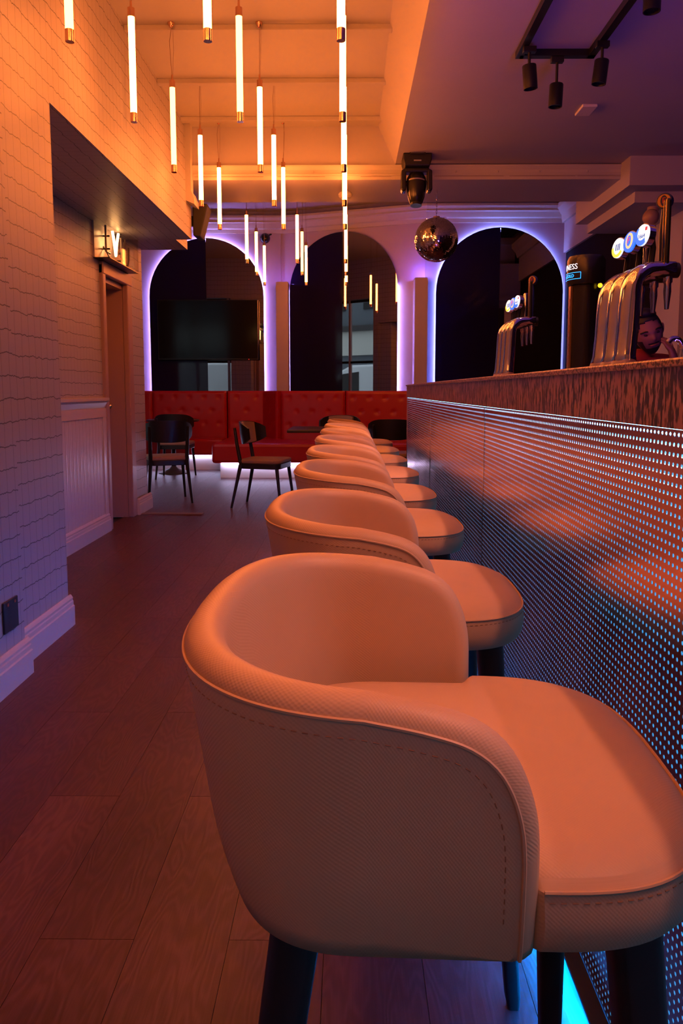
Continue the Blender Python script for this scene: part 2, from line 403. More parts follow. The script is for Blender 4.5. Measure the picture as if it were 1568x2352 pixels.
# ------------------------------------------------------------------ far wall and seating area
XA, XB_ = -1.0, 1.06
struct('wall_far', B(-4.7, XA, YL, YL + .2, 0, ZF), M['farwall'], 'lilac far wall behind the left arched mirror and red bench', 'wall')
mb = MB().prism([(XA, ymid(XA)), (XB_, ymid(XB_)), (XB_, ymid(XB_) + .2), (XA, ymid(XA) + .2)], 0, ZF, 'z')
struct('wall_far_middle', mb, M['farwall'], 'angled middle stretch of the far wall behind the central mirror', 'wall')
struct('wall_far_right', B(XB_, 3.05, YR, YR + .2, 0, ZF), M['farwall'], 'far wall behind the right arched mirror', 'wall')
cp = [(0, 3.435), (.02, 3.435), (.03, 3.47), (.035, 3.485), (.06, 3.50), (.10, 3.56), (.125, 3.575), (.125, 3.595), (.16, 3.63), (.16, 3.66), (0, 3.66)]
mb = MB(); mb.prism([(YL - a, z) for a, z in cp], -4.6, XA + .02, 'x'); struct('trim_6', mb, M['ceil'], 'moulded cornice above the left arched mirror', 'cornice')
r0 = [(XA, ymid(XA) - a, z) for a, z in cp]; r1 = [(XB_, ymid(XB_) - a, z) for a, z in cp]
mb = MB().rings([r0, r1]); struct('trim_7', mb, M['ceil'], 'slanting cornice above the middle mirror catching violet light', 'cornice')
mb = MB(); mb.prism([(YR - a, z) for a, z in cp], XB_, 2.97, 'x'); struct('trim_8', mb, M['ceil'], 'moulded cornice above the right arched mirror', 'cornice')
struct('trim_9', B(.90, 1.075, 10.55, YR + .05, 0, 2.665), M['farwall'], 'low boxed pier between the middle and right mirrors', 'pier')
struct('trim_10', B(-1.05, -.875, 11.2, 11.5, 0, 2.70), M['farwall'], 'low boxed pier between the left and middle mirrors', 'pier')
M['uplight'] = mat('violet_uplight', (.2, .2, .4), .5, emit=(.30, .15, 1.0), k=UPLIGHT_K)
M['uplight2'] = mat('violet_uplight_dim', (.2, .2, .4), .5, emit=(.30, .15, 1.0), k=UPLIGHT_K * .3)
for n_, (x0, x1, y0, y1, z) in (('trim_9', (.93, 1.05, 10.66, 10.69, 2.665)), ('trim_10', (-1.03, -.90, 11.30, 11.32, 2.70))):
    B(x0, x1, y0, y1, z, z + .012).obj('light_strip', M['uplight' if n_ == 'trim_9' else 'uplight2'], bpy.data.objects[n_])
# vent in the ceiling beyond the beam
vent = empty('ceiling_air_unit', (2.2, 8.9, ZF)); tag(vent, 'dark air unit grille on the ceiling in front of the right mirror', 'vent', )
B(-.75, .6, -.6, .6, -.06, 0).obj('casing', M['darkwood'], vent, bevel=.03)
for i in range(12): B(-.68, .53, -.52 + i * .09, -.47 + i * .09, -.068, -.06).obj('slat', M['blackmetal'], vent)
# wall between recess and seating area, facing the far end, with the street window
WX0, WX1 = -3.50, -2.36; WH = 2.98
struct('wall_street', MB().box(-4.6, WX0, 7.25, 7.45, 0, ZF).box(WX1, -2.25, 7.25, 7.45, 0, ZF).box(WX0, WX1, 7.25, 7.45, 0, .35).box(WX0, WX1, 7.25, 7.45, WH, ZF), M['tile'], 'wallpapered wall around the street window, seen in the middle mirror', 'wall')
struct('wall_seating_left', B(-4.7, -4.6, 6.9, 11.7, 0, ZF), M['tile'], 'far left wall of the seating area', 'wall')
win = empty('window_1'); tag(win, 'street window with painted glazing bars, reflected in the middle mirror', 'window', kind='structure')
for x in (WX0 + .03, -3.06, -2.42): B(x - .025, x + .025, 7.30, 7.36, .35, WH).obj('mullion', M['trim'], win, bevel=.006)
for z in (.37, 1.72, WH - .03): B(WX0, WX1, 7.305, 7.355, z - .025, z + .025).obj('transom', M['darkwood'], win, bevel=.004)
B(WX0 - .05, WX1 + .05, 7.40, 7.52, .33, .36).obj('sill', M['trim'], win, bevel=.006)
B(WX0, WX1, 7.325, 7.331, .36, WH - .01).obj('pane', M['glassclear'], win)

def thin_glass(name, tint=(1, 1, 1), refl=.07):
    m = bpy.data.materials.new(name); m.use_nodes = True; t = m.node_tree; t.nodes.clear()
    o = t.nodes.new('ShaderNodeOutputMaterial'); a = t.nodes.new('ShaderNodeBsdfTransparent'); b = t.nodes.new('ShaderNodeBsdfGlossy'); x = t.nodes.new('ShaderNodeMixShader'); _ = 0
    a.inputs[0].default_value = (*tint, 1); b.inputs['Roughness'].default_value = .03
    x.inputs[0].default_value = refl; t.links.new(a.outputs[0], x.inputs[1]); t.links.new(b.outputs[0], x.inputs[2]); t.links.new(x.outputs[0], o.inputs[0])
    return m
M['pane'] = thin_glass('window_glass', (.95, .98, 1))
for o in win.children:
    if o.name.startswith('pane'): o.data.materials[0] = M['pane']

# ------------------------------------------------------------------ bar: front, panels, backlight
bar = empty('bar', (0, 0, 0)); tag(bar, 'long bar front of perforated metal panels glowing with blue pinholes', 'bar')
B(XP + .05, 1.02, -2.45, YEND - .015, .0, 1.087).obj('carcass', M['darkwood'], bar)
B(XP + .028, XP + .034, -2.45, YEND - .02, .03, 1.087).obj('backlight', M['holes'], bar)
PLN = 1.66; HP = .0135; NY = 122; NZ = 76; PZ0 = .036
def perforated():
    mb = MB(); v = mb.v; f = mb.f
    cy = (PLN - .004) / NY; cz = (1.087 - PZ0) / NZ; r = .0031; th = .0014
    for j in range(NZ + 1):
        for i in range(NY + 1): v.append((0, .002 + i * cy, PZ0 + j * cz))
    cs = [(math.cos(PI / 8 + k * PI / 4), math.sin(PI / 8 + k * PI / 4)) for k in range(8)]
    for j in range(NZ):
        for i in range(NY):
            yc = .002 + (i + .5) * cy; zc = PZ0 + (j + .5) * cz; o = len(v)
            for c, s_ in cs: v.append((0, yc + r * c, zc + r * s_))
            for c, s_ in cs: v.append((th, yc + r * c, zc + r * s_))
            a = j * (NY + 1) + i; bl, br, tl, tr = a, a + 1, a + NY + 1, a + NY + 2
            # octagon vertex k at angle 22.5+45k: 0,7 right; 1,2 top; 3,4 left; 5,6 bottom
            f += [(bl, o + 5, o + 6, br), (br, o + 7, o + 0, tr), (tr, o + 1, o + 2, tl), (tl, o + 3, o + 4, bl),
                  (bl, o + 4, o + 5), (br, o + 6, o + 7), (tr, o + 0, o + 1), (tl, o + 2, o + 3)]
            for k in range(8): f.append((o + k, o + (k + 1) % 8, o + 8 + (k + 1) % 8, o + 8 + k))
    me = bpy.data.meshes.new('perforated_panel'); me.from_pydata(v, [], f); me.update(); me.materials.append(M['perf'])
    return me
pme = perforated()
for y0 in (-.81, .85, 2.51, 4.17): mk('perforated_panel', pme, None, bar, loc=(XP, y0, 0))
for y0 in (-.81, .85, 2.51, 4.17, 5.83): B(XP - .002, XP + .026, y0 - .004, y0 + .002, .03, 1.087).obj('joint_strip', M['chrome'], bar)
B(XP - .006, XP + .02, -2.4, YEND, 0, .012).obj('foot_trim', M['blackmetal'], bar)
B(XP + .02, XP + .05, YEND - .02, YEND - .002, 0, 1.087).obj('end_panel', M['darkwood'], bar)
B(XP + .05, 1.02, YEND - .015, YEND, 0, 1.087).obj('end_panel', M['darkwood'], bar)
B(XP - .032, XP - .001, 1.14, YEND - .02, .056, .062).obj('added_light_shield', M['blackmetal'], bar)  # lip added to shield the strip so it shines only on the floor
B(XP - .020, XP - .006, 1.16, YEND - .05, .049, .056).obj('floor_light_strip', M['floorled'], bar)
B(XP + .006, XP + .026, -2.4, YEND - .03, 1.0725, 1.0875).obj('top_light_strip', M['stripcyan'], bar)
ct = empty('counter_top', (0, 0, 1.088)); tag(ct, 'flecked brown counter top with a deep streaked fascia running along the bar', 'counter')
B(XP - .012, 1.10, -2.5, YEND + .012, 1.172 - 1.088, ZCT - 1.088).obj('slab', M['ctop'], ct, bevel=.003)
B(XP - .004, XP + .03, -2.5, YEND + .006, 0, 1.172 - 1.088).obj('fascia', M['fascia'], ct)
B(XP + .03, 1.08, YEND - .02, YEND + .006, 0, 1.172 - 1.088).obj('fascia', M['fascia'], ct)
B(XP + .03, 1.02, -2.45, YEND - .03, 0, 1.172 - 1.088).obj('build_up', M['darkwood'], ct)
# working side of the bar, hidden from the guests
bb = empty('back_counter', (1.5, 1.0, 0)); tag(bb, 'dark low working counter behind the bar', 'counter')
B(-.30, .05, -2.5, 2.3, .0, .86).obj('cabinet', M['darkwood'], bb)
B(-.32, .07, -2.5, 2.32, .86, .90).obj('worktop', M['blackmetal'], bb, bevel=.004)
B(-.31, -.29, -2.0, 2.1, .901, .915).obj('light_strip', M['violetled'], bb)
shelf = empty('back_bar_shelving', (2.75, 1.0, 0)); tag(shelf, 'dark shelving along the wall behind the bar', 'shelf')
B(-.1, .24, -3.0, 3.2, 0, 1.0).obj('cabinet', M['darkwood'], shelf)
for z in (1.35, 1.75, 2.15): B(.0, .24, -3.0, 3.2, z, z + .03).obj('shelf_board', M['darkwood'], shelf)
struct('trim_11', B(2.93, 3.0, 6.9, 7.5, 0, 2.71), M['lowceil'], 'square pillar at the right end behind the bar', 'pillar')

# ------------------------------------------------------------------ bar stools
T_ = .042; R_ = T_ / 2; ZB = .673
def s_map(u_, z):
    h = (z - ZB) / .24
    s_ = 1 - abs(u_); ob = .264 + .012 * h - .006 * max(0, 1 - 3.2 * h) ** 2
    oa = .170 - .17 * (.90 - z) - .010 * max(0, 1 - 3.2 * h) ** 2
    A = .02 + oa - R_; Bh = ob - R_
    if s_ < .4: x = .147 - (s_ / .4) * .127; y = Bh
    else:
        ph = (s_ - .4) / .6 * PI / 2; n_ = 2.6
        x = .02 - A * math.sin(ph) ** (2 / n_); y = Bh * max(0, math.cos(ph)) ** (2 / n_)
    return Vector((x, y if u_ >= 0 else -y, z))
RIM = [(-.3, .888), (0, .890), (.3, .888), (.5, .882), (.65, .874), (.77, .866), (.87, .855), (.94, .835), (.984, .802), (1.0, .760), (1.0, ZB), (1.0, ZB - .06)]
_rim = []
for i in range(1, len(RIM) - 2):
    for k in range(16):
        t_ = k / 16; p = [RIM[i - 1 + q] for q in range(4)]
        _rim.append(tuple(.5 * (2 * p[1][c] + (p[2][c] - p[0][c]) * t_ + (2 * p[0][c] - 5 * p[1][c] + 4 * p[2][c] - p[3][c]) * t_ ** 2 + (3 * p[1][c] - p[0][c] - 3 * p[2][c] + p[3][c]) * t_ ** 3) for c in (0, 1)))
_rim.append((1.0, ZB)); _rl = [0]
for a, b in zip(_rim, _rim[1:]): _rl.append(_rl[-1] + math.hypot((b[0] - a[0]) * .34, b[1] - a[1]))
def s_bound(w_):
    d = abs(w_) * _rl[-1]; sg = 1 if w_ >= 0 else -1
    for k in range(len(_rl) - 1):
        if _rl[k + 1] >= d:
            q = (d - _rl[k]) / max(1e-9, _rl[k + 1] - _rl[k]); a, b = _rim[k], _rim[k + 1]
            return sg * min(1.0, a[0] + (b[0] - a[0]) * q), max(ZB, a[1] + (b[1] - a[1]) * q)
    return sg * 1.0, ZB
def s_point(w_, vv):
    ub, zb_ = s_bound(w_); u_ = w_ + (ub - w_) * vv; return u_, ZB + (zb_ - ZB) * vv
def s_norm(u_, z):
    e = 1e-3; uu = max(-1 + 2 * e, min(1 - 2 * e, u_))
    n_ = (s_map(uu + e, z) - s_map(uu - e, z)).cross(s_map(uu, z + e) - s_map(uu, z - e))
    n_.normalize(); return -n_
def stool_shell():
    mb = MB(); NW, NV, NA = 121, 12, 7; rings = []; uvs = []; edge = []
    sl = 0; last = None
    for i in range(NW):
        w_ = -1 + 2 * i / (NW - 1); w_ = max(-.9985, min(.9985, w_))
        u_b, z_b = s_bound(w_); P = s_map(u_b, z_b)
        e = 2e-3; wa_, wb_ = max(-1, w_ - e), min(1, w_ + e)
        tn = (s_map(*s_bound(wb_)) - s_map(*s_bound(wa_))).normalized(); n_ = s_norm(u_b, z_b); b_ = tn.cross(n_); b_.normalize()
        low = s_map(*s_point(w_, .6))
        cen = Vector((-.02, 0, .70)) if abs(w_) > .9 else low
        if b_.dot(P - cen) < 0: b_ = -b_
        b_ = (b_ - n_ * b_.dot(n_)).normalized()
        edge.append((P, n_, b_))
        ring = []; uv = []
        for k in range(NV + 1):
            uu, zz = s_point(w_, k / NV); q = s_map(uu, zz); ring.append(q + s_norm(uu, zz) * R_); uv.append((uu * .42, zz))
        for k in range(1, NA):
            th = PI * k / NA; ring.append(P + (n_ * math.cos(th) + b_ * math.sin(th)) * R_); uv.append((u_b * .42, z_b + R_ * th))
        for k in range(NV, -1, -1):
            uu, zz = s_point(w_, k / NV); q = s_map(uu, zz); ring.append(q - s_norm(uu, zz) * R_); uv.append((uu * .42 + .003, zz))
        rings.append(ring); uvs += uv
    mb.rings(rings); mb.uv = uvs
    return mb, edge
def stool_seat():
    def hw(x):
        q = min(1, max(0, (.02 - x) / .140)); base = .205 * (max(0, 1 - q ** 2.4)) ** (1 / 2.4)
        st = max(0, min(1, (x - .150) / .022)); st = st * st * (3 - 2 * st)
        q = min(1, max(0, (x - .16) / .190)); fr = .237 * (max(0, 1 - q ** 3.0)) ** (1 / 3.0)
        return base * (1 - st) + fr * st
    xs = [-.12 + .03 * (1 - math.cos(PI / 2 * i / 6)) for i in range(6)] + [-.085 + .025 * i for i in range(10)] + [.152, .157, .162, .167, .172, .19, .21] + [.350 - .125 * (1 - math.sin(PI / 2 * i / 16)) for i in range(17)]
    xs = sorted(set(round(x, 4) for x in xs)); poly = []
    for p in [(x, -hw(x)) for x in xs] + [(x, hw(x)) for x in reversed(xs)]:
        if not poly or (abs(p[0] - poly[-1][0]) + abs(p[1] - poly[-1][1])) > .002: poly.append(p)
    cx, cy = .13, -.018
    def ring(ins, z): k = 1 - ins / .20; return [(cx + (p[0] - cx) * k, cy + p[1] * k, z) for p in poly]
    prof = [(.06, .676), (.018, .668), (.006, .671), (.001, .680), (-.002, .700), (0, .718), (.0015, .7275), (.003, .7285), (.009, .7350), (.022, .7415), (.045, .7455), (.075, .7475), (.12, .7490), (.17, .7495), (.198, .7495)]
    mb = MB(); mb.rings([ring(a, z) for a, z in prof])
    mb.uv = [(p[0], p[1]) if p[2] > .7285 else (p[0] + p[1] * .7, p[2]) for p in mb.v]
    seam = [Vector((cx + (p[0] - cx) * .997, cy + p[1] * .997, .7282)) for p in poly if p[0] > .168]
    return mb, seam
def dashes(mb, pts, nrm, step=.0095, ln=.0048, r=.0006):
    acc = 0; i = 0
    L = [0]
    for a, b in zip(pts, pts[1:]): L.append(L[-1] + (b - a).length)
    def at(s_):
        for k in range(len(L) - 1):
            if L[k + 1] >= s_: q = (s_ - L[k]) / max(1e-9, L[k + 1] - L[k]); return pts[k].lerp(pts[k + 1], q)
        return pts[-1]
    s_ = .004
    while s_ + ln < L[-1]:
        mb.tube([at(s_), at(s_ + ln / 2), at(s_ + ln)], r, 4); s_ += step
shell_mb, edge = stool_shell(); shell_me = shell_mb.mesh('backrest', 'all'); shell_me.materials.append(M['leather'])
seat_mb, seam = stool_seat(); seat_me = seat_mb.mesh('seat', True); seat_me.materials.append(M['leather'])
th = math.radians(14)
pip = MB().tube([P + (n_ * math.cos(th) + b_ * math.sin(th)) * (R_ + .0004) for P, n_, b_ in edge], .0019, 6); pip_me = pip.mesh('piping', True); pip_me.materials.append(M['leather'])
stm = MB(); dashes(stm, [P - b_ * .010 + n_ * (R_ + .0003) for P, n_, b_ in edge[4:-4]], None); st_me = stm.mesh('stitching'); st_me.materials.append(M['stitch'])
spp = MB().tube(seam, .0018, 6); spip_me = spp.mesh('seat_piping', True); spip_me.materials.append(M['leather'])
stm2 = MB(); dashes(stm2, [p + Vector((0, 0, -.0085)) + Vector((.0012 if p.x > .33 else 0, .0010 * (1 if p.y > 0 else -1), 0)) for p in seam], None); st2_me = stm2.mesh('seat_stitching'); st2_me.materials.append(M['stitch'])
def leg_mesh(top, foot, wt=.050, wf=.027):
    mb = MB(); rings = []
    for q in (0, .5, .97, 1):
        c = Vector(top).lerp(Vector(foot), q); hw_ = (wt + (wf - wt) * q) / 2; rr = hw_ * .5
        ring = []
        for (sx_, sy_) in ((1, 1), (-1, 1), (-1, -1), (1, -1)):
            for a in (0, 30, 60, 90):
                base = {(1, 1): 0, (-1, 1): 90, (-1, -1): 180, (1, -1): 270}[(sx_, sy_)]
                an = math.radians(base + a); k = 1 if q < .99 else .8
                ring.append((c.x + k * (sx_ * (hw_ - rr) + rr * math.cos(an)), c.y + k * (sy_ * (hw_ - rr) + rr * math.sin(an)), c.z))
        rings.append(ring)
    mb.rings(rings); me = mb.mesh('leg', True); me.materials.append(M['darkwood']); return me
legs = []
for sy_ in (-1, 1):
    legs.append(leg_mesh((.272, sy_ * .158, .685), (.312, sy_ * .275, 0)))
    legs.append(leg_mesh((-.035, sy_ * .165, .685), (-.13, sy_ * .270, 0)))
STOOLS = [(.85, -2.2), (1.59, -1.0), (2.38, .6), (3.08, -.4), (3.84, .5), (4.58, 0), (5.32, -.6), (6.12, 1.0)]
ords = ['nearest', 'second', 'third', 'fourth', 'fifth', 'sixth', 'seventh', 'farthest, eighth']
def stool_parts(parent):
    a = mk('backrest', shell_me, None, parent); b = mk('seat', seat_me, None, parent)
    mk('piping', pip_me, None, a); s1 = mk('stitching', st_me, None, a); tag(s1, kind='stuff')
    mk('piping', spip_me, None, b); s2 = mk('stitching', st2_me, None, b); tag(s2, kind='stuff')
    for l_ in legs: mk('leg', l_, None, parent)
for i, (yc, rz) in enumerate(STOOLS):
    o = empty('bar_stool', (0, yc, 0), math.radians(rz))
    lab = 'nearest cream tub bar stool filling the foreground, black legs' if i == 0 else '%s cream tub bar stool back from the camera along the bar' % ords[i]
    tag(o, lab, 'bar stool', 'cream tub bar stools along the bar'); stool_parts(o)

# ------------------------------------------------------------------ tube pendants
pz0, pz1 = 2.47, 3.012; pr = .0158
def pend_mesh(zc):
    mm = {}
    mm['tube'] = MB().lathe([(.001, pz0 + .043), (pr, pz0 + .044), (pr, pz1 - .046), (.001, pz1 - .045)], 18).mesh('tube', True)
    mm['cap_bottom'] = MB().lathe([(.001, pz0), (pr + .0012, pz0), (pr + .0016, pz0 + .002), (pr + .0016, pz0 + .044), (.001, pz0 + .044)], 18).mesh('end_cap', True)
    mm['cap_top'] = MB().lathe([(.001, pz1 - .046), (pr + .0016, pz1 - .046), (pr + .0016, pz1 - .004), (.012, pz1 - .002), (.006, pz1), (.005, pz1 + .03), (.001, pz1 + .03)], 18).mesh('end_cap', True)
    mm['mount'] = MB().lathe([(.001, zc - .028), (.008, zc - .028), (.013, zc - .02), (.022, zc - .004), (.022, zc), (.001, zc)], 14).mesh('ceiling_mount', True)
    mm['cap_bottom'].materials.append(M['copper']); mm['cap_top'].materials.append(M['copper']); mm['mount'].materials.append(M['copper'])
    return mm
PMESH = {ZC: pend_mesh(ZC), ZF: pend_mesh(ZF)}
tube_me = {}
for zc in PMESH:
    a = PMESH[zc]['tube']; a.materials.append(M['tube']); b = a.copy(); b.materials[0] = M['tubeamber']; tube_me[zc] = (a, b)
ROWS = [-1.0, .43, 1.31, 2.19, 3.07, 3.95, 4.83, 5.70, 6.50, 8.20, 9.05, 9.90]  # first row is unseen, added to warm the nearest stool's camera side
AMBER = {(0, 4), (1, 5), (0, 6), (1, 10)}
colname = ['beside the wallpapered wall', 'in the middle row', 'in the row nearest the bar']
onames = ['first', 'second', 'third', 'fourth', 'fifth', 'sixth', 'seventh', 'eighth']
for ci, xc in enumerate((-1.07, -.54, -.03)):
    for ri, yy in enumerate(ROWS):
        zc = ZC if yy < 6.7 else ZF
        o = empty('tube_pendant', (xc, yy, 0))
        amb = (ci, ri) in AMBER
        if ri >= 4:
            lab = '%s glowing tube pendant from the front, %s%s' % (onames[ri - 4], colname[ci], ', dimmer amber' if amb else '')
        else: lab = 'glowing tube pendant %s, %s' % (('added unseen behind the camera for warm light', 'overhead of the nearest stool', 'overhead of the second stool', 'just above the top of the frame')[ri], colname[ci])
        tag(o, lab, 'pendant light', 'tube pendants')
        mk('tube', tube_me[zc][1 if amb else 0], None, o)
        mk('end_cap', PMESH[zc]['cap_bottom'], None, o); mk('end_cap', PMESH[zc]['cap_top'], None, o); mk('ceiling_mount', PMESH[zc]['mount'], None, o)
        sway = random.uniform(-.012, .012); zt = pz1 + .02
        pts = [(0, 0, zt), (sway * .6, 0, zt + (zc - zt) * .3), (sway, sway * .3, zt + (zc - zt) * .65), (.004, 0, zc - .02)]
        MB().tube(pts, .0016, 5).obj('cable', M['cable'], o)
        MB().tube([(.004, 0, zt), (.010 - sway * .3, 0, zt + (zc - zt) * .5), (.010, 0, zc - .02)], .0009, 4).obj('cable', M['cable'], o)

# ------------------------------------------------------------------ arched mirrors
def arch_mirror(loc, rz, half, z0, zs, led, led_mode, label):
    o = empty('arched_mirror', loc, rz); tag(o, label, 'mirror', 'arched mirrors on the far wall')
    N = 28
    arc = [(half * math.cos(PI * i / N), zs + half * math.sin(PI * i / N)) for i in range(N + 1)]     # right to left
    right = [(.002, z0)] + [(half, z0)] + arc[:N // 2] + [(.002, zs + half)]
    left = [(-half, z0), (-.002, z0), (-.002, zs + half)] + arc[N // 2 + 1:]
    MB().prism(right, -.050, -.044, 'y').obj('mirror_pane', M['mirror'], o)
    MB().prism(left, -.050, -.044, 'y').obj('mirror_pane', M['navyglass'], o)
    k = .93
    back = [(-half * k, z0), (half * k, z0)] + [(x * k, zs + (z - zs) * k) for x, z in arc]
    MB().prism(back, -.044, -.001, 'y').obj('backing', M['darkwood'], o)
    e = half - .014
    if led_mode == 'full':
        pts = [(e, -.026, z0)] + [(e, -.026, z0 + (zs - z0) * q) for q in (.33, .66)] + [(e * math.cos(PI * i / 40), -.026, zs + e * math.sin(PI * i / 40)) for i in range(41)] + [(-e, -.026, z0 + (zs - z0) * q) for q in (.66, .33)] + [(-e, -.026, z0)]
        MB().tube(pts, .006, 6).obj('light_strip', led, o, smooth=True)
    else:
        for s_ in (-1, 1): MB().tube([(s_ * e, -.026, z0), (s_ * e, -.026, (z0 + zs) / 2), (s_ * e, -.026, zs + .05)], .006, 6).obj('light_strip', led, o, smooth=True)
    return o
arch_mirror((-2.10, YL, 0), 0, .845, .95, 2.52, M['archled'], 'full', 'left arched mirror behind the television, rimmed in violet light')
cxm = -.075
arch_mirror((cxm, ymid(cxm), 0), -math.atan(.358), .825, .95, 2.565, M['archled'], 'sides', 'middle arched mirror reflecting the street window')
arch_mirror((2.083, YR, 0), 0, .875, .95, 2.49, M['archledb'], 'full', 'right arched mirror above the bar, rimmed in blue light')
tv = empty('television', (-2.07, 11.37, 1.59)); tag(tv, 'large switched-off television hanging in front of the left arched mirror', 'television')
B(-.74, .74, -.025, .015, 0, .875).obj('casing', M['blackgloss'], tv, bevel=.006)
B(-.728, .728, -.028, -.024, .02, .863).obj('screen', M['screen'], tv)
B(-.2, .2, .015, .079, .25, .6).obj('wall_bracket', M['blackmetal'], tv)
MB().ball((.60, -.027, .008), .004).obj('standby_light', mat('standby_red', (.3, 0, 0), .5, emit=(1, .02, .02), k=3), tv)

# ------------------------------------------------------------------ red benches
def tufted(wd, ht, th, nbx, nbz, z_lo):
    nx = max(8, int(wd / .022)); nz = int(ht / .022); mb = MB()
    bs = []
    for j in range(nbz):
        for i in range(nbx): bs.append(((i + (.5 if j % 2 == 0 else 1.0)) * wd / nbx, z_lo + (j + .5) * (ht - z_lo) / nbz))
    def dep(x, z):
        d = 0
        for bx, bz in bs:
            r2 = (x - bx) ** 2 + (z - bz) ** 2
            if r2 < .02: d += .016 * math.exp(-r2 / .0007)
        ex = min(x, wd - x, ht - z); d += .022 * max(0, 1 - ex / .03) ** 2
        return d
    for j in range(nz + 1):
        for i in range(nx + 1):
            x = wd * i / nx; z = ht * j / nz; mb.v.append((x, -th + dep(x, z), z))
    W_ = nx + 1
    for j in range(nz):
        for i in range(nx): a = j * W_ + i; mb.f.append((a, a + 1, a + W_ + 1, a + W_))
    o = len(mb.v)
    rim = [i for i in range(W_)] + [j * W_ + nx for j in range(1, nz + 1)] + [nz * W_ + i for i in range(nx - 1, -1, -1)] + [j * W_ for j in range(nz - 1, 0, -1)]
    for i in rim: p = mb.v[i]; mb.v.append((p[0], 0, p[2]))
    n = len(rim)
    for k in range(n): mb.f.append((rim[k], rim[(k + 1) % n], o + (k + 1) % n, o + k))
    mb.f.append(tuple(o + k for k in range(n)))
    return mb
def panel_between(p, q, parent, z0=.40, z1=1.135, th=.11):
    d = Vector((q[0] - p[0], q[1] - p[1])); L = d.length - .004
    mb = tufted(L, z1 - z0, th, max(1, round(L / .24)), 3, .16)
    return mb.obj('back_panel', M['red'], parent, True, loc=(p[0], p[1], z0), rot=(0, 0, math.atan2(d.y, d.x)))
b1 = empty('bench', (-2.9, 11.1, 0)); tag(b1, 'red tufted bench under the left arched mirror', 'bench', 'red benches')
def rel(o, pts): return [(x - o.location.x, y - o.location.y) for x, y in pts]
P1 = [(-4.0, 11.40), (-2.90, 11.40), (-1.80, 11.40)]
for a, b in zip(P1, P1[1:]): panel_between(*rel(b1, (a, b)), b1)
MB().prism(rel(b1, [(-4.0, 10.86), (-1.80, 10.86), (-1.80, 11.285), (-4.0, 11.285)]), .215, .45, 'z').obj('seat', M['red'], b1, bevel=.035)
MB().prism(rel(b1, [(-4.0, 10.94), (-1.81, 10.94), (-1.81, 11.28), (-4.0, 11.28)]), 0, .215, 'z').obj('base', M['white'], b1)
B(-1.1, 1.08, -.19, -.175, .200, .214).obj('light_strip', M['benchled'], b1)
b2 = empty('bench', (0, 10.3, 0)); tag(b2, 'longer red tufted corner bench in front of the middle mirror', 'bench', 'red benches')
P2 = [(-1.785, 11.40), (-1.20, 11.38), (-.93, 10.92), (-.02, 10.68), (.86, 10.50), (2.4, 10.46)]
for a, b in zip(P2, P2[1:]): panel_between(*rel(b2, (a, b)), b2)
MB().prism(rel(b2, [(-1.78, 9.85), (2.4, 9.85), (2.4, 10.40), (.86, 10.43), (-.02, 10.60), (-.9, 10.82), (-1.2, 11.27), (-1.78, 11.27)]), .195, .455, 'z').obj('seat', M['red'], b2, bevel=.04)
MB().prism(rel(b2, [(-1.68, 9.93), (2.4, 9.93), (2.4, 10.40), (-.9, 10.7), (-1.2, 11.2), (-1.68, 11.2)]), 0, .195, 'z').obj('base', M['white'], b2)
B(-1.66, 2.3, -.42, -.405, .178, .194).obj('light_strip', M['benchled'], b2)

# ------------------------------------------------------------------ dark dining chairs and tables
def chair_parts(p):
    def rr(hx, y0, y1, z0, z1, rad, m_, nm, tp=.9):
        poly = []
        for cx_, cy_, a0 in ((hx - rad, y1 - rad, 0), (-(hx - rad), y1 - rad, 90), (-(hx * tp - rad), y0 + rad, 180), (hx * tp - rad, y0 + rad, 270)):
            for a in range(0, 91, 18): an = math.radians(a0 + a); poly.append((cx_ + rad * math.cos(an), cy_ + rad * math.sin(an)))
        return MB().prism(poly, z0, z1, 'z').obj(nm, m_, p, True, bevel=.012 if nm == 'seat' else .004)
    rr(.225, -.20, .225, .435, .475, .07, M['upholst'], 'seat')
    rr(.222, -.20, .222, .385, .436, .07, M['darkwood'], 'apron')
    for s_ in (-1, 1):
        MB().tube([(s_ * .185, .185, .42), (s_ * .215, .235, 0)], 0, 8, rr=[.019, .0115]).obj('leg', M['darkwood'], p, True)
        MB().tube([(s_ * .19, -.235, .78), (s_ * .185, -.215, .62), (s_ * .18, -.18, .43), (s_ * .215, -.27, 0)], 0, 8, rr=[.014, .018, .021, .0115]).obj('leg', M['darkwood'], p, True)
    def band(a0, a1, r0, r1, zt, zb, m_, nm, parent, taper):
        mb = MB(); rings = []; N = 20
        for i in range(N + 1):
            q = -1 + 2 * i / N; a = (a0 + a1) / 2 + q * (a1 - a0) / 2
            k = (1 - abs(q) ** 3.2 * taper); zm = (zt + zb) / 2 + .01; hz = (zt - zb) / 2 * k
            ca, sa = math.sin(a), -math.cos(a)
            f_ = lambda r, z: (r * ca, .055 + r * sa - .12 * (z - .7), z)
            rings.append([f_(r0, zm - hz), f_(r1, zm - hz * .98), f_(r1 + .004, zm), f_(r1, zm + hz), f_(r0, zm + hz), f_(r0, zm)])
        mb.rings(rings); return mb.obj(nm, m_, parent, True)
    bk = band(math.radians(-64), math.radians(64), .262, .282, .83, .605, M['darkwood'], 'backrest', p, .55)
    band(math.radians(-36), math.radians(36), .240, .262, .825, .615, M['upholst'], 'back_pad', bk, .12)
def chair(x, y, face, label):
    # face: heading in degrees, 0 looks along +X
    o = empty('dining_chair', (x, y, 0), math.radians(face - 90)); tag(o, label, 'chair', 'black wooden dining chairs'); return o
c0 = chair(-.83, 7.50, -13, 'black wooden dining chair standing side-on beside the row of stools'); chair_parts(c0)
def chair_copy(x, y, face, label):
    o = chair(x, y, face, label)
    for ch in c0.children: copy_tree(ch, o)
    return o
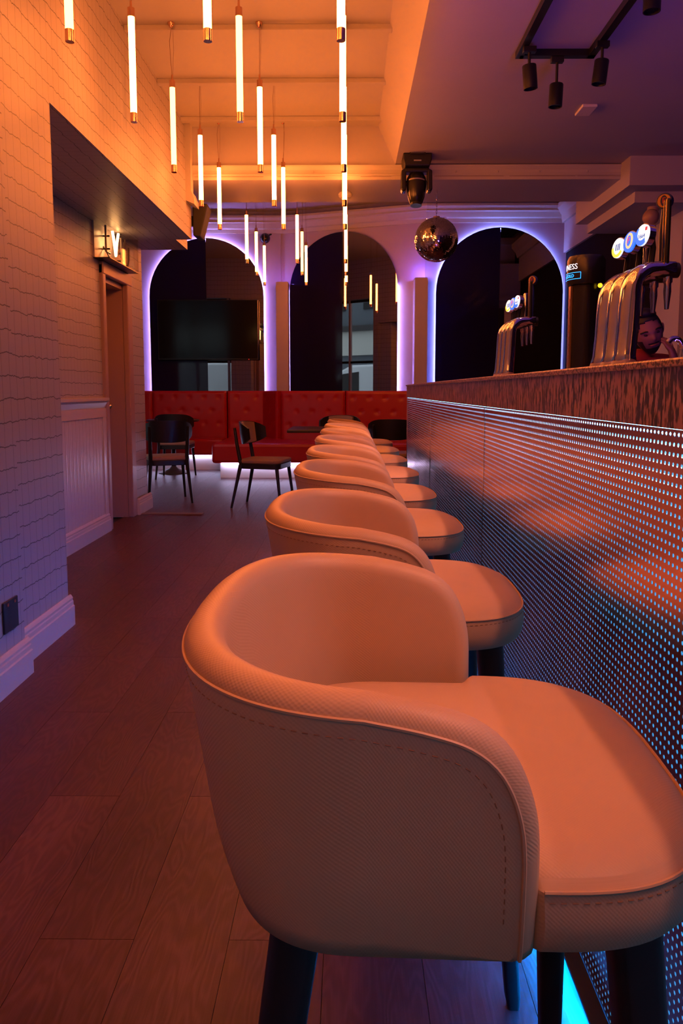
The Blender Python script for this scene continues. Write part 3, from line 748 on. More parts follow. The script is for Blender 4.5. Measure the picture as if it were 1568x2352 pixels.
chair_copy(-1.88, 7.84, 110, 'black dining chair nearest the recess wall, seen from behind')
chair_copy(-2.27, 9.98, 92, 'black dining chair pulled up to the round table by the left bench')
chair_copy(-2.95, 9.30, 40, 'black dining chair half hidden behind the end of the recess wall')
chair_copy(-.12, 9.15, -100, 'black dining chair behind the small dark table, taupe pad facing the camera')
chair_copy(.47, 8.25, 86, 'black dining chair turned away beyond the last bar stool')
def round_table(x, y, r, label, square=False):
    o = empty('cafe_table', (x, y, 0)); tag(o, label, 'table', 'small dark cafe tables')
    if square:
        B(-r, r, -r, r, .715, .745).obj('table_top', M['tabletop'], o, bevel=.006)
    else: MB().lathe([(.001, .715), (r - .012, .715), (r, .722), (r, .738), (r - .006, .745), (.001, .745)], 40).obj('table_top', M['tabletop'], o, True)
    MB().lathe([(.035, .09), (.03, .2), (.03, .68), (.06, .715)], 16).obj('column', M['blackmetal'], o, True)
    MB().lathe([(.001, 0), (.21, 0), (.21, .012), (.17, .03), (.06, .07), (.035, .1), (.001, .1)], 28).obj('base', M['tablebase'], o, True)
M['tabletop'] = mat('dark_table_laminate', (.035, .026, .026), .35)
M['tablebase'] = mat('grey_cast_iron', (.10, .10, .10), .5)
round_table(-2.42, 10.50, .36, 'round table by the left bench on a grey cone base')
round_table(-.22, 8.06, .40, 'dark cafe table behind the row of stools', True)

# ------------------------------------------------------------------ beer fonts on the counter
def em(name, c, k): return mat(name, c, .4, emit=c, k=k)
M['lensw'] = em('lens_white', (.85, .92, 1.0), 1.1); M['lensb'] = em('lens_blue', (.02, .16, .85), 1.3); M['lensy'] = em('lens_yellow', (.75, .70, .08), 1.1)
M['lensg'] = em('lens_green', (.03, .75, .22), 1.2); M['lenso'] = em('lens_gold', (.95, .62, .28), 1.1); M['lensr'] = em('lens_red', (.75, .06, .08), .9); M['lensc'] = em('lens_cyan', (.02, .35, 1.0), 2.2)
M['inkblue'] = mat('badge_blue', (.01, .015, .10), .3); M['inkgold'] = mat('badge_gold', (.55, .28, .04), .4); M['inkred'] = mat('badge_red', (.45, .01, .03), .4)
M['lensd'] = em('lens_print', (.04, .16, .45), .5)
def ss(hx, hy, n=20, p=2.8):
    out = []
    for i in range(n):
        a = 2 * PI * i / n; c, s_ = math.cos(a), math.sin(a)
        out.append((hx * math.copysign(abs(c) ** (2 / p), c), hy * math.copysign(abs(s_) ** (2 / p), s_)))
    return out
def font_column():
    path = [(0, 0), (.004, .05), (.009, .12), (.012, .20), (.014, .235)]
    for i in range(1, 9):
        a = PI / 2 * i / 8; path.append((.014 + .060 * (1 - math.cos(a)), .235 + .060 * math.sin(a)))
    path += [(.10, .297), (.135, .296)]
    mb = MB(); rings = []
    for i, (x, z) in enumerate(path):
        a = path[max(0, i - 1)]; b = path[min(len(path) - 1, i + 1)]; d = Vector((b[0] - a[0], b[1] - a[1])).normalized(); nx, nz = d.y, -d.x
        k = 1.0 + .35 * max(0, 1 - z / .05) if i < 4 else 1.0
        t_ = i / (len(path) - 1); hw_ = .040 * k * (1 - .35 * max(0, (t_ - .55) / .45)); hd = .027 * k * (1 - .25 * t_)
        rings.append([(x + .03 + nx * c, s_, z + nz * c) for c, s_ in ss(hd, hw_)])
    mb.rings(rings); return mb
colm = font_column().mesh('column', 'all'); colm.materials.append(M['chrome'])
def disc(mb_r, h0, h1, n=28, sx=1.0): return MB().lathe([(.001, h0), (mb_r, h0), (mb_r, h1), (.001, h1)], n, axis='x')
def medallion(parent, y, kind):
    # disc axis along local -x, front face at x = -.010
    o = disc(.0335, -.008, .012).obj('medallion', M['chrome'], parent, True, loc=(.080, y, .394), rot=(0, math.radians(6), math.radians(14)))
    MB().tube([(.02, 0, 0), (.03, 0, -.03), (.03, 0, -.09)], .009, 8).obj('stem', M['blackmetal'], o, True)
    if kind == 0:
        disc(.0305, -.011, -.008).obj('lens', M['lensw'], o)
        MB().prism([(.0295 * math.cos(a), .0295 * math.sin(a)) for a in [math.radians(-150 + 6 * i) for i in range(26)]] + [(.021 * math.cos(a), .024 * math.sin(a) + .004) for a in [math.radians(-150 + 6 * i) for i in range(25, -1, -1)]], -.0125, -.011, 'x').obj('print', M['lensy'], o)
        for yy in (-.012, -.004, .006): B(-.0125, -.011, yy, yy + .003, -.008, .012).obj('print', M['lensd'], o)
    elif kind == 1:
        disc(.0305, -.011, -.008).obj('lens', M['lensb'], o)
        MB().prism([(.017 * math.cos(2 * PI * i / 24), .003 + .0235 * math.sin(2 * PI * i / 24)) for i in range(24)], -.0125, -.011, 'x').obj('print', M['lenso'], o)
        MB().prism([(.0095 * math.cos(2 * PI * i / 24), .003 + .0165 * math.sin(2 * PI * i / 24)) for i in range(24)], -.0135, -.0125, 'x').obj('print', M['lensb'], o)
        lt = text_mb('F', .026, .0004); lt.v = [(-.0142 - z, -x, y + .003) for x, y, z in lt.v]; lt.obj('letter', M['lensr'], o)
    else:
        disc(.0305, -.011, -.008).obj('lens', M['lensw'], o)
        MB().prism([(.030 * math.cos(a), .030 * math.sin(a)) for a in [math.radians(-130 + 6 * i) for i in range(30)]] + [(.022 * math.cos(a), .021 * math.sin(a) + .006) for a in [math.radians(-130 + 6 * i) for i in range(29, -1, -1)]], -.0125, -.011, 'x').obj('print', M['lensb'], o)
        lt = text_mb('1664', .017, .0004); lt.v = [(-.0130 - z, -x, y - .004) for x, y, z in lt.v]; lt.obj('lettering', M['lensd'], o)
        B(-.0135, -.0125, -.024, -.015, .010, .020).obj('print', M['lensr'], o)
    return o
def font_parts(p):
    B(-.01, .09, -.17, .17, 0, .008).obj('base_plate', M['chrome'], p, bevel=.003)
    for k, y in enumerate((.100, 0, -.100)):
        mk('column', colm, None, p, loc=(0, y, .004))
        medallion(p, y, k)
        MB().lathe([(.001, .288), (.013, .288), (.013, .262), (.010, .258), (.011, .235), (.006, .185), (.001, .185)], 12, c=(.150, y, 0)).obj('nozzle', M['chrome'], p, True)
        MB().lathe([(.001, -.035), (.020, -.035), (.022, -.02), (.022, .02), (.001, .02)], 14, c=(.158, y, .296), axis='x').obj('tap_body', M['blackmetal'], p, True)
    # three handles of different make
    h = B(.128, .144, -.126, -.108, .300, .495).obj('handle', M['blackgloss'], p, bevel=.007)
    for y_ in (-.1275, -.1085): B(.1265, .1285, y_, y_ + .002, .305, .49).obj('edge_band', M['gold'], h)
    h = MB().tube([(0, 0, .30), (.003, 0, .42), (.006, 0, .495)], 0, 10, rr=[.008, .012, .008]).obj('handle', M['inkblue'], p, True, loc=(.170, 0, 0), rot=(0, 0, math.radians(52)))
    MB().lathe([(.001, -.008), (.022, -.008), (.024, -.004), (.024, .008), (.001, .010)], 24, c=(.006, 0, .515), axis='x').obj('badge', M['inkblue'], h, True)
    MB().prism([(.019 * math.cos(2 * PI * i / 20), .515 + .019 * math.sin(2 * PI * i / 20)) for i in range(20)], -.0035, -.002, 'x').obj('badge_face', M['inkgold'], h)
    MB().prism([(.010 * math.cos(2 * PI * i / 20), .515 + .016 * math.sin(2 * PI * i / 20)) for i in range(20)], -.0045, -.0035, 'x').obj('badge_face', M['inkblue'], h)
    lt = text_mb('F', .024, .0004); lt.v = [(-.0050 - z, -x, y + .515) for x, y, z in lt.v]; lt.obj('letter', M['inkred'], h)
    MB().lathe([(.001, .30), (.010, .30), (.009, .38), (.012, .455), (.008, .462), (.001, .462)], 14, c=(.162, .105, 0)).obj('handle', M['chrome'], p, True)
f1 = empty('beer_font', (.682, 2.08, ZCT)); tag(f1, 'nearer chrome beer font with three swan necks and lit round badges', 'beer tap', 'chrome beer fonts'); font_parts(f1); f1.scale = (.88, .88, .88)
f2 = empty('beer_font', (.682, 3.53, ZCT)); tag(f2, 'farther chrome beer font in front of the right arched mirror', 'beer tap', 'chrome beer fonts')
f2.scale = f1.scale
for ch in f1.children: copy_tree(ch, f2)
# black tower with wrapped lettering
tw = empty('beer_tower', (.845, 2.78, ZCT)); tag(tw, 'black beer tower with a gold side strip and lit white and blue lettering', 'beer tap')
MB().lathe([(.001, 0), (.062, 0), (.062, .01), (.05, .02), (.050, .33), (.001, .33)], 28).obj('body', M['blackgloss'], tw, True)
hd = MB().lathe([(.001, .325), (.064, .328), (.066, .335), (.066, .415), (.060, .428), (.001, .430)], 32).obj('head', M['blackgloss'], tw, True)
def wrap(txt, size, z, ang, m_, nm, parent, r=.0668):
    lt = text_mb(txt, size, .0004)
    lt.v = [((r + p[2]) * math.cos(ang + p[0] / r), (r + p[2]) * math.sin(ang + p[0] / r), z + p[1]) for p in lt.v]
    return lt.obj(nm, m_, parent)
wrap('GUINNESS', .027, .388, math.radians(174), M['lensw'], 'lettering', hd)
wrap('EXTRA COLD', .016, .357, math.radians(174), M['lensc'], 'lettering', hd)
for z in (.346, .368):
    MB().tube([(.0668 * math.cos(a), .0668 * math.sin(a), z) for a in [math.radians(143 + 5 * i) for i in range(20)]], .0009, 4).obj('lit_border', M['lensc'], hd)
a_ = math.radians(238); MB().tube([(.0668 * math.cos(a_), .0668 * math.sin(a_), .346), (.0668 * math.cos(a_), .0668 * math.sin(a_), .368)], .0009, 4).obj('lit_border', M['lensc'], hd)
st = MB().box(-.056, -.049, -.012, .012, .01, .325).obj('gold_strip', M['gold'], tw)
for i in range(11): B(-.0575, -.056, -.008, .008, .05 + .022 * i, .056 + .022 * i + .004 * (i % 3)).obj('embossed_mark', M['gold'], st)
MB().ball((.035, -.052, .322), .008).obj('under_light', em('amber_glow', (1, .55, .02), 2), hd)
# green lensed tap at the edge of the picture
gt = empty('beer_tap', (.80, 1.755, ZCT)); tag(gt, 'slim tap with a lit green oval badge at the right edge', 'beer tap')
MB().lathe([(.001, 0), (.04, 0), (.035, .01), (.018, .03), (.016, .22), (.001, .22)], 20).obj('column', M['chrome'], gt, True)
gl = MB().prism([(.034 * math.cos(2 * PI * i / 28), .285 + .070 * math.sin(2 * PI * i / 28)) for i in range(28)], -.010, .010, 'x').obj('badge', M['blackmetal'], gt, True, rot=(0, 0, math.radians(50)))
MB().prism([(.031 * math.cos(2 * PI * i / 28), .285 + .066 * math.sin(2 * PI * i / 28)) for i in range(28)], -.012, -.010, 'x').obj('lens', M['lensg'], gl)
# small things on the counter
dt = empty('drip_tray', (.90, 3.13, ZCT)); tag(dt, 'small steel drip tray on the counter between the fonts', 'tray')
MB().box(-.06, .06, -.09, .09, 0, .006).obj('tray', M['chrome'], dt, bevel=.003)
for y in (-.09, .09): B(-.06, .06, y - .004, y + .004, .006, .03).obj('rim', M['chrome'], dt)
for x in (-.06, .06): B(x - .004, x + .004, -.09, .09, .006, .03).obj('rim', M['chrome'], dt)
fa = empty('sink_faucet', (1.06, 2.52, ZCT)); tag(fa, 'curved chrome faucet on the counter beside the bartender', 'faucet')
MB().lathe([(.001, 0), (.022, 0), (.02, .012), (.011, .02), (.001, .02)], 16).obj('base', M['chrome'], fa, True)
MB().tube([(0, 0, .01), (.028, 0, .03)] + [(.028 * math.cos(a), 0, .085 + .04 * math.sin(a)) for a in [math.radians(-20 + 20 * i) for i in range(9)]], .009, 10).obj('spout', M['chrome'], fa, True)

# ------------------------------------------------------------------ ceiling fittings
trk = empty('lighting_track', (1.16, 4.49, ZL)); tag(trk, 'black rectangular lighting track under the low ceiling', 'track light')
B(-.205, .215, -.022, .022, -.036, 0).obj('rail', M['blackmetal'], trk)
B(-.225, -.185, -4.2, .022, -.036, 0).obj('rail', M['blackmetal'], trk)
B(.175, .215, -4.2, .022, -.036, 0).obj('rail', M['blackmetal'], trk)
def spot_head(x, y, tilt, label, lit=None, drop=.10, target=None, power=0, color=(1, .5, .45), size=70):
    o = empty('track_spot', (x, y, ZL - .036)); tag(o, label, 'spotlight', 'track spots')
    B(-.035, .035, -.018, .018, -.03, 0).obj('adapter', M['blackmetal'], o, bevel=.003)
    MB().lathe([(.008, -.03), (.008, -drop)], 8).obj('stem', M['blackmetal'], o, True)
    h = MB().lathe([(.001, .0), (.036, .0), (.038, -.004), (.038, -.122), (.033, -.122), (.031, -.110), (.001, -.110)], 24).obj('head', M['blackmetal'], o, True, loc=(0, 0, -drop + .005), rot=tilt)
    if lit: MB().lathe([(.001, -.108), (.030, -.108), (.030, -.106), (.001, -.106)], 20).obj('lens', lit, h)
    if power:
        L = bpy.data.lights.new('spot', 'SPOT'); L.energy = power; L.color = color; L.spot_size = math.radians(size); L.spot_blend = .9; L.shadow_soft_size = .03
        lo = bpy.data.objects.new('spot', L); COL.objects.link(lo); wp = Vector((x, y, ZL - .036 - drop - .15))
        lo.location = wp; d = Vector(target) - wp; lo.rotation_euler = d.to_track_quat('-Z', 'Y').to_euler()
    return o
spot_head(.98, 4.36, (math.radians(3), math.radians(-6), 0), 'leftmost of the three black track spots, on the left rail', target=(-.1, 5.0, .8), power=SPOT_W, color=(1.0, .30, .07), size=36)
spot_head(1.165, 4.49, (0, math.radians(2), 0), 'middle black track spot hanging lowest on the cross rail', drop=.15)
spot_head(1.355, 4.30, (math.radians(2), math.radians(6), 0), 'rightmost of the three black track spots, tilted, on the right rail', target=(.16, 5.3, .74), power=SPOT_W * 1.2, color=(1.0, .36, .36), size=36)
pinkc = (1.0, .36, .36); warmc = (1.0, .30, .07)
for i, yy in enumerate((.55, 1.65, 2.75)):
    o4 = ('nearest', 'second', 'third')[i]
    spot_head(.975, yy - .3, (0, math.radians(24), 0), 'lit pink track spot on the left rail above the frame, %s from the camera' % o4, M['lensw'], target=(.16, yy + .35, .74), power=SPOT_W * (.35, .6, .8)[i], color=pinkc, size=38)
    spot_head(.975, yy + .1, (0, math.radians(24), 0), 'lit amber track spot on the left rail above the frame, %s from the camera' % o4, M['lenso'], target=(-.10, yy + .45, .85), power=SPOT_W * .5, color=warmc, size=38)
spot_head(1.355, .75, (0, math.radians(24), 0), 'lit pink track spot on the right rail above the frame', M['lensw'], target=(.10, .95, .74), power=SPOT_W * .4, color=pinkc, size=38)
spot_head(.975, 3.22, (0, math.radians(24), 0), 'lit pink track spot on the left rail above the frame, fourth from the camera', None, target=(.16, 4.0, .74), power=SPOT_W, color=pinkc, size=40)
spot_head(1.355, 3.62, (0, 0, 0), 'lit track spot at the top right corner with a bright rim', M['lensw'], drop=.05)
sn_ = B(-.05, .05, -.09, .09, -.018, 0).obj('ceiling_sensor', M['white'], None, bevel=.004, loc=(1.60, 5.38, ZL)); tag(sn_, 'small flat white box on the low ceiling beyond the track', 'sensor')
mh = empty('moving_head_light', (.55, 6.42, ZL)); tag(mh, 'black moving head stage light hanging beside the beam', 'stage light')
MB().prism([(-.115, 0), (.115, 0), (.115, -.05), (.10, -.10), (-.10, -.10), (-.115, -.05)], -.10, .10, 'y').obj('base', M['blackmetal'], mh, bevel=.008)
MB().tube([(-.06, -.105, -.004), (-.06, -.12, -.015), (.06, -.12, -.015), (.06, -.105, -.004)], .005, 6).obj('handle', M['blackmetal'], mh)
for s_ in (-1, 1): MB().prism([(s_ * .085, -.10), (s_ * .125, -.12), (s_ * .128, -.27), (s_ * .115, -.285), (s_ * .09, -.285), (s_ * .085, -.27)], -.05, .05, 'y').obj('yoke_arm', M['blackgloss'], mh, bevel=.01)
B(-.10, .10, -.05, .05, -.135, -.10).obj('yoke_plate', M['blackmetal'], mh, bevel=.01)
hdm = MB().lathe([(.001, .09), (.055, .085), (.078, .04), (.082, -.02), (.070, -.11), (.052, -.16), (.046, -.165), (.046, -.185), (.001, -.185)], 26).obj('head', M['blackgloss'], mh, True, loc=(0, 0, -.215), rot=(math.radians(-10), math.radians(1), 0))
MB().lathe([(.080, .0), (.086, .0), (.086, .012), (.080, .012)], 26).obj('collar', M['chrome'], hdm, True)
B(-.03, .03, -.101, -.1005, -.065, -.055).obj('badge', mat('grey_print', (.3, .3, .3), .5), mh)
ball = empty('disco_ball', (.774, 6.92, 2.905)); tag(ball, 'mirrored disco ball hanging from the beam on a short chain', 'disco ball')
mb = MB(); R = .192; zc_ = 2.465 - 2.905; rows = 44
for i in range(rows):
    a0, a1 = PI * i / rows, PI * (i + 1) / rows; am = (a0 + a1) / 2
    n = max(6, int(2 * PI * math.sin(am) / (PI / rows)))
    for j in range(n):
        b0, b1 = 2 * PI * j / n, 2 * PI * (j + 1) / n; g = .06
        A0, A1, B0, B1 = a0 + g * (a1 - a0), a1 - g * (a1 - a0), b0 + g * (b1 - b0), b1 - g * (b1 - b0)
        bm_ = (b0 + b1) / 2; jn = Vector((random.uniform(-1, 1), random.uniform(-1, 1), random.uniform(-1, 1))) * .0008
        mb.add([Vector((R * math.sin(a) * math.cos(b), R * math.sin(a) * math.sin(b), zc_ + R * math.cos(a))) + jn * k for a, b, k in ((A0, B0, 1), (A1, B0, -1), (A1, B1, 0), (A0, B1, .5))], [(0, 1, 2, 3)])
mt = mb.obj('mirror_tiles', mat('mirror_tile', (.85, .82, .80), .06, 1.0), ball); tag(mt, kind='stuff')
MB().ball((0, 0, zc_), R - .0025, 32, 20).obj('core', M['blackmatte'], ball, True)
MB().lathe([(.001, 0), (.03, 0), (.03, -.012), (.001, -.014)], 16, c=(0, 0, zc_ + R + .008)).obj('cap', M['cable'], ball, True)
for k in range(8):
    zz = zc_ + R + .02 + k * .029; pts = [(.006 * math.cos(a) if k % 2 else 0, 0 if k % 2 else .006 * math.cos(a), zz + .016 * math.sin(a)) for a in [2 * PI * i / 10 for i in range(10)]]
    MB().tube(pts, .0022, 5, True).obj('chain_link', M['chrome'], ball)
for s_ in (-1, 1): MB().tube([(s_ * .075 + .012 * math.cos(a), 0, zc_ + .185 + .012 * math.sin(a)) for a in [2 * PI * i / 10 for i in range(10)]], .0018, 5, True).obj('ring', M['chrome'], ball)
sd = empty('smoke_detector', (-.03, 7.05, 2.905)); tag(sd, 'cream round smoke detector under the cross beam', 'smoke detector')
MB().lathe([(.001, 0), (.05, 0), (.062, -.015), (.062, -.032), (.045, -.05), (.001, -.054)], 24).obj('body', M['white'], sd, True)
MB().lathe([(.03, -.052), (.03, -.058), (.001, -.058)], 16).obj('vent', M['white'], sd, True)
spk = empty('wall_speaker', (-1.36, 6.93, 2.63), rot=(math.radians(0), 0, 0)); tag(spk, 'black wall speaker tilted off the end of the tiled wall', 'speaker')
mb = MB().prism([(0, .14), (.125, .13), (.128, .105), (.062, -.145), (.045, -.15), (0, -.14)], -.10, .10, 'y'); mb.obj('cabinet', M['blackmatte'], spk, bevel=.008)
B(-.06, .0, -.03, .03, -.04, .04).obj('bracket', M['blackmetal'], spk)
fn = empty('wall_camera', (-1.22, YL, 3.36)); tag(fn, 'small black round fitting high on the far wall between the mirrors', 'camera')
MB().lathe([(.001, 0), (.04, 0), (.04, -.02), (.001, -.02)], 16, axis='y').obj('base', M['blackmetal'], fn, True)
MB().ball((0, -.09, -.01), .075).obj('body', M['blackgloss'], fn, True)
MB().tube([(.02, -.02, 0), (.05, -.05, .04), (.09, -.08, .05)], .012, 6).obj('arm', M['blackmetal'], fn, True)
cc = empty('dome_camera', (2.62, 6.78, 2.71)); tag(cc, 'round camera under the stepped bulkhead at the right', 'camera')
MB().lathe([(.001, 0), (.05, 0), (.05, -.03), (.03, -.05), (.001, -.05)], 16).obj('base', M['dooredge'], cc, True)
MB().ball((-.04, -.06, -.10), .07).obj('body', M['dooredge'], cc, True)
MB().tube([(0, 0, -.04), (-.02, -.03, -.07)], .02, 8).obj('arm', M['blackmetal'], cc, True)

# ------------------------------------------------------------------ neon sign over the doorway
sg = empty('neon_sign', (XR, 6.52, 2.165)); tag(sg, 'clear acrylic neon sign box over the doorway with one lit V', 'sign')
AC = thin_glass('acrylic', (.95, .92, .92), .06); M['signback'] = mat('sign_back', (.50, .42, .43), .25)
B(.0, .012, -.52, .30, .0, .32).obj('back_board', M['signback'], sg)
B(.125, .130, -.52, .30, .0, .32).obj('front_sheet', AC, sg)
B(.012, .125, -.52, -.515, .0, .32).obj('end_sheet', AC, sg)
B(.012, .125, .295, .30, .0, .32).obj('end_sheet', AC, sg)
B(.0, .130, -.52, .30, -.006, .0).obj('bottom_sheet', M['blackgloss'], sg)
MB().tube([(.07, -.24, .25), (.07, -.20, .17), (.07, -.165, .07), (.07, -.13, .17), (.07, -.08, .26)], .011, 8).obj('lit_letter', M['neon'], sg, True)
for pts in ([(.07, -.02, .24), (.07, -.01, .08), (.07, .04, .06), (.07, .07, .22)], [(.07, .10, .25), (.07, .11, .06), (.07, .16, .02), (.07, .20, .09), (.07, .21, .20)], [(.07, -.42, .26), (.07, -.42, .06), (.07, -.32, .06)]):
    MB().tube(pts, .008, 6).obj('unlit_letter', M['tubeglass'], sg, True)
for y, z in ((-.30, .2), (-.30, .1), (.02, .28), (.14, .14), (-.02, .05)): B(.012, .065, y - .006, y + .006, z - .006, z + .006).obj('tube_support', M['blackmetal'], sg)
MB().tube([(.012, -.30, .12), (.05, -.28, .04), (.06, .0, .035), (.07, .12, .04)], .004, 6).obj('wire', M['blackmetal'], sg)

# ------------------------------------------------------------------ bartender
def skin_body(name, verts, edges, radii, root, material, parent, sub=2, sx=None):
    bm = bmesh.new(); lay = bm.verts.layers.skin.verify(); vv = []
    for i, p in enumerate(verts):
        q = bm.verts.new(p); vv.append(q); r = radii[i]; q[lay].radius = r if isinstance(r, tuple) else (r, r); q[lay].use_root = (i == root)
    for a, b in edges: bm.edges.new((vv[a], vv[b]))
    me = bpy.data.meshes.new(name); bm.to_mesh(me); bm.free()
    o = mk(name, me, material, parent)
    s_ = o.modifiers.new('skin', 'SKIN'); s_.use_smooth_shade = True
    d = o.modifiers.new('sub', 'SUBSURF'); d.levels = sub; d.render_levels = sub
    return o
per = empty('person', (1.63, 4.42, 0), math.radians(-98)); tag(per, 'person in a red shirt resting a cheek on one hand behind the bar', 'person')
# local frame: faces +X (towards the counter and camera), +Y is the person's left
V_ = [(0, 0, .95), (.03, 0, 1.10), (.10, 0, 1.24), (.14, 0, 1.315), (.17, 0, 1.36),      # 0-4 spine to neck base
      (.12, .17, 1.27), (.12, -.17, 1.27),                                             # 5 6 shoulders
      (-.02, .09, .90), (-.06, .10, .50), (-.04, .11, .09), (.10, .12, .04),           # 7-10 left leg
      (-.02, -.09, .90), (-.06, -.10, .50), (-.04, -.11, .09), (.10, -.12, .04)]       # 11-14 right leg
E_ = [(0, 1), (1, 2), (2, 3), (3, 4), (2, 5), (2, 6), (0, 7), (7, 8), (8, 9), (9, 10), (0, 11), (11, 12), (12, 13), (13, 14)]
R2 = [(.15, .11), (.15, .11), (.17, .115), (.075, .075), (.052, .055), .072, .072, .095, .065, .042, .04, .095, .065, .042, .04]
V_ += [(.20, -.24, 1.13), (.40, -.16, 1.125), (.47, -.10, 1.14)]; E_ += [(6, 15), (15, 16), (16, 17)]; R2 += [.052, .036, .028]      # right forearm lying on the ledge
V_ += [(.24, .25, 1.16), (.32, .27, 1.115), (.31, .21, 1.20), (.285, .145, 1.285)]; E_ += [(5, 18), (18, 19), (19, 20), (20, 21)]; R2 += [.055, .045, .038, .028]  # left arm propped up to the cheek
body = skin_body('body', V_, E_, R2, 0, M['shirt'], per)
# bare forearms over the sleeves
for pts, rr_ in (([(.31, .26, 1.10), (.312, .21, 1.20), (.286, .147, 1.285)], [.043, .040, .029]), ([(.30, -.205, 1.13), (.40, -.16, 1.127), (.47, -.10, 1.142)], [.044, .039, .030])):
    MB().tube(pts, 0, 12, rr=rr_).obj('forearm', M['skin'], per, True)
def hand(wrist, direction, palm_n, curl, parent):
    w_ = Vector(wrist); d = Vector(direction).normalized(); n_ = Vector(palm_n); n_ = (n_ - d * n_.dot(d)).normalized(); s_ = d.cross(n_)
    v_ = [w_, w_ + d * .045, w_ + d * .085]; e_ = [(0, 1), (1, 2)]; r_ = [(.024, .018), (.036, .017), (.036, .014)]
    for k, (o_, ln) in enumerate(((-.030, .066), (-.010, .076), (.010, .072), (.029, .056))):
        a = w_ + d * .09 + s_ * o_; i0 = len(v_)
        v_ += [a, a + d * ln * .5 + n_ * ln * .18 * curl, a + d * ln * .82 + n_ * ln * .55 * curl]; e_ += [(2, i0), (i0, i0 + 1), (i0 + 1, i0 + 2)]; r_ += [.0095, .0088, .0072]
    i0 = len(v_); v_ += [w_ + d * .03 - s_ * .036, w_ + d * .062 - s_ * .060 + n_ * .01, w_ + d * .092 - s_ * .066 + n_ * .02]; e_ += [(1, i0), (i0, i0 + 1), (i0 + 1, i0 + 2)]; r_ += [.0125, .0105, .0085]
    return skin_body('hand', v_, e_, r_, 0, M['skin'], parent)
hand((.286, .147, 1.285), (-.05, -.28, .95), (-.55, -.65, -.2), .75, per)
hand((.47, -.10, 1.142), (.75, .6, -.05), (0, 0, -1), .5, per)
# head: one shaped mesh
hc = Vector((.215, .02, 1.455)); hrot = Matrix.Rotation(math.radians(18), 4, 'X') @ Matrix.Rotation(math.radians(14), 4, 'Y')
def head_pt(a, b, k=1.0):
    # a polar from top, b azimuth, 0 = face
    x, y, z = math.sin(a) * math.cos(b), math.sin(a) * math.sin(b), math.cos(a)
    X, Y, Z = x * .096, y * .076, z * .122
    if z < 0: Y *= 1 - .30 * (-z) ** 1.5; X *= 1 - (.05 if x > 0 else .42) * (-z) ** 1.2
    if x > 0:
        fz = Z / .122
        nose = math.exp(-((fz + .14) / .17) ** 2) * math.exp(-(y / .15) ** 2); X += .024 * nose * (1.2 if fz < -.1 else .8)
        X += .006 * math.exp(-((fz - .16) / .07) ** 2) * math.exp(-(y / .55) ** 4)
        for s_ in (-1, 1): X -= .010 * math.exp(-((fz - .02) / .085) ** 2) * math.exp(-((y - s_ * .40) / .17) ** 2)
        X += .006 * math.exp(-((fz + .47) / .06) ** 2) * math.exp(-(y / .28) ** 2)
        X += .008 * math.exp(-((fz + .85) / .14) ** 2) * math.exp(-(y / .3) ** 2)
    return Vector((X * k, Y * k, Z * k))
def head_patch(cond, k, name, material, na=44, nb=56, parent=None):
    mb = MB(); idx = {}
    for i in range(na):
        for j in range(nb):
            a, b = PI * (i + .5) / na, 2 * PI * (j + .5) / nb - PI
            if not cond(a, b): continue
            q = []
            for (ii, jj) in ((i, j), (i + 1, j), (i + 1, j + 1), (i, j + 1)):
                key = (ii, jj % nb)
                if key not in idx: idx[key] = len(mb.v); mb.v.append(tuple(hc + hrot @ head_pt(PI * ii / na + 1e-4, 2 * PI * jj / nb - PI, k)))
                q.append(idx[key])
            mb.f.append(tuple(q))
    return mb.obj(name, material, parent, 'all')
head = head_patch(lambda a, b: True, 1.0, 'head', M['skin'], parent=per)
def is_hair(a, b):
    fz = math.cos(a); ab = abs(b)
    if ab < .75: return fz > .60 - .10 * ab
    if ab < 1.25: return fz > .42 - (ab - .75) * .9
    if ab < 1.6: return fz > -.05
    return fz > -.42
hp = head_patch(is_hair, 1.055, 'hair', M['hair'], parent=head)
hs = hp.modifiers.new('solid', 'SOLIDIFY'); hs.thickness = .014; hs.offset = -1
top = MB().ball(tuple(hc + hrot @ Vector((.012, 0, .103))), .062, 16, 10, (1.15, 1.0, .55)); top.obj('hair', M['hair'], head, True)
def beard(a, b):
    fz = math.cos(a); ab = abs(b)
    if ab > 1.35: return False
    if fz < -.62: return True
    if ab > .75 and fz < -.18: return True
    return ab < .42 and -.40 < fz < -.33
bp_ = head_patch(beard, 1.012, 'beard', M['hair'], parent=head)
for s_ in (-1, 1):
    e = hc + hrot @ Vector((.081, s_ * .031, .006))
    MB().ball(tuple(e), .0095, 12, 8, (.8, 1.2, .7)).obj('eye', mat('eye_dark', (.03, .015, .01), .2), head, True)
    MB().tube([hc + hrot @ Vector((.091, s_ * .014, .021)), hc + hrot @ Vector((.092, s_ * .032, .027)), hc + hrot @ Vector((.076, s_ * .055, .021))], .0045, 6).obj('eyebrow', M['hair'], head, True)
    MB().ball(tuple(hc + hrot @ Vector((-.005, s_ * .080, -.005))), .030, 12, 8, (.65, .32, 1.05)).obj('ear', M['skin'], head, True)
MB().tube([hc + hrot @ Vector((.088, -.022, -.057)), hc + hrot @ Vector((.097, 0, -.054)), hc + hrot @ Vector((.088, .022, -.057))], .0055, 6).obj('mouth', mat('lip', (.25, .06, .05), .5), head, True)
ld = empty('bar_ledge', (1.58, 4.0, 0)); tag(ld, 'dark ledge the bartender leans on', 'counter')
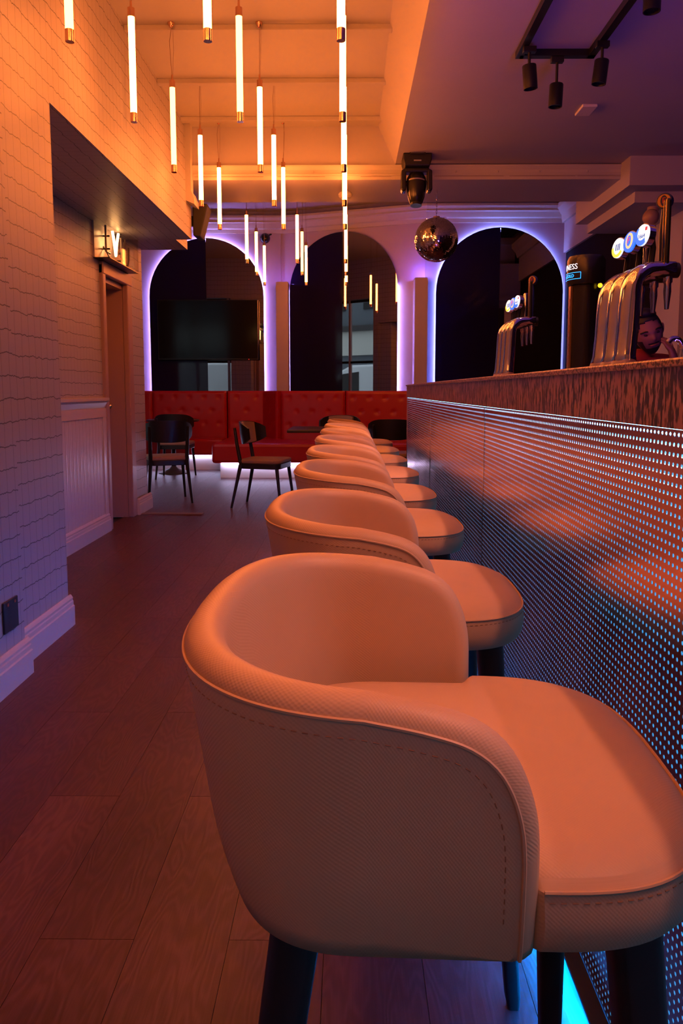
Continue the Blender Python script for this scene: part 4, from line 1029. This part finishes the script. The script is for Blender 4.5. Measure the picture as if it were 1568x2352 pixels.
B(-.10, .45, -.45, .04, 1.05, 1.09).obj('top', M['darkwood'], ld)
B(.0, .35, -.40, 0, 0, 1.05).obj('cabinet', M['darkwood'], ld)

# ------------------------------------------------------------------ the street outside the window
struct('ground_street', B(-14, -2.3, -6, 7.2, -.2, -.13), mat('asphalt', (.12, .12, .12), .8), 'asphalt street outside the window', 'street')
bl = empty('street_building', (-6, -3.2, -.13)); tag(bl, 'grey building across the street, seen in the middle mirror', 'building')
B(-8, 5, -.5, 0, 0, 8).obj('wall', mat('slate_render', (.10, .12, .14), .8), bl)
B(-8, 5, 0, .12, 2.6, 3.5).obj('sign_band', mat('pale_render', (.55, .55, .50), .8), bl)
B(-8, 5, 0, .3, 3.5, 3.7).obj('ledge', M['darkwood'], bl)
for i in range(6): B(-7 + i * 2, -5.9 + i * 2, 0, .05, 4.3, 6.2).obj('window_pane', M['screen'], bl)
van = empty('parked_van', (-5.0, 3.4, -.13), math.radians(180)); tag(van, 'white van parked outside, seen through the window in the middle mirror', 'van')
side = [(-2.3, .35), (2.1, .35), (2.25, .55), (2.2, .95), (1.5, 1.10), (.85, 1.80), (.55, 1.92), (-2.2, 1.95), (-2.3, 1.85)]
MB().prism(side, -.9, .9, 'y').obj('body', mat('white_van_paint', (.80, .84, .86), .25, coat=.4), van, bevel=.06)
for y in (-.905, .905): MB().prism([(1.30, 1.14), (.78, 1.70), (.25, 1.75), (.25, 1.12)], y - .004, y + .004, 'y').obj('side_window', M['screen'], van)
MB().add([(1.50, -.75, 1.13), (1.50, .75, 1.13), (.90, .70, 1.77), (.90, -.70, 1.77)], [(0, 1, 2, 3)]).obj('windscreen', M['screen'], van, loc=(.02, 0, .015))
for x in (-1.4, 1.35):
    for y in (-.92, .74): MB().lathe([(.001, 0), (.33, 0), (.33, .18), (.001, .18)], 24, c=(x, y, .33), axis='y').obj('wheel', M['blackmatte'], van, True)
for y in (-1.02, 1.02): B(1.02, 1.12, y - .10, y + .10, 1.12, 1.36).obj('wing_mirror', M['blackgloss'], van, bevel=.02)
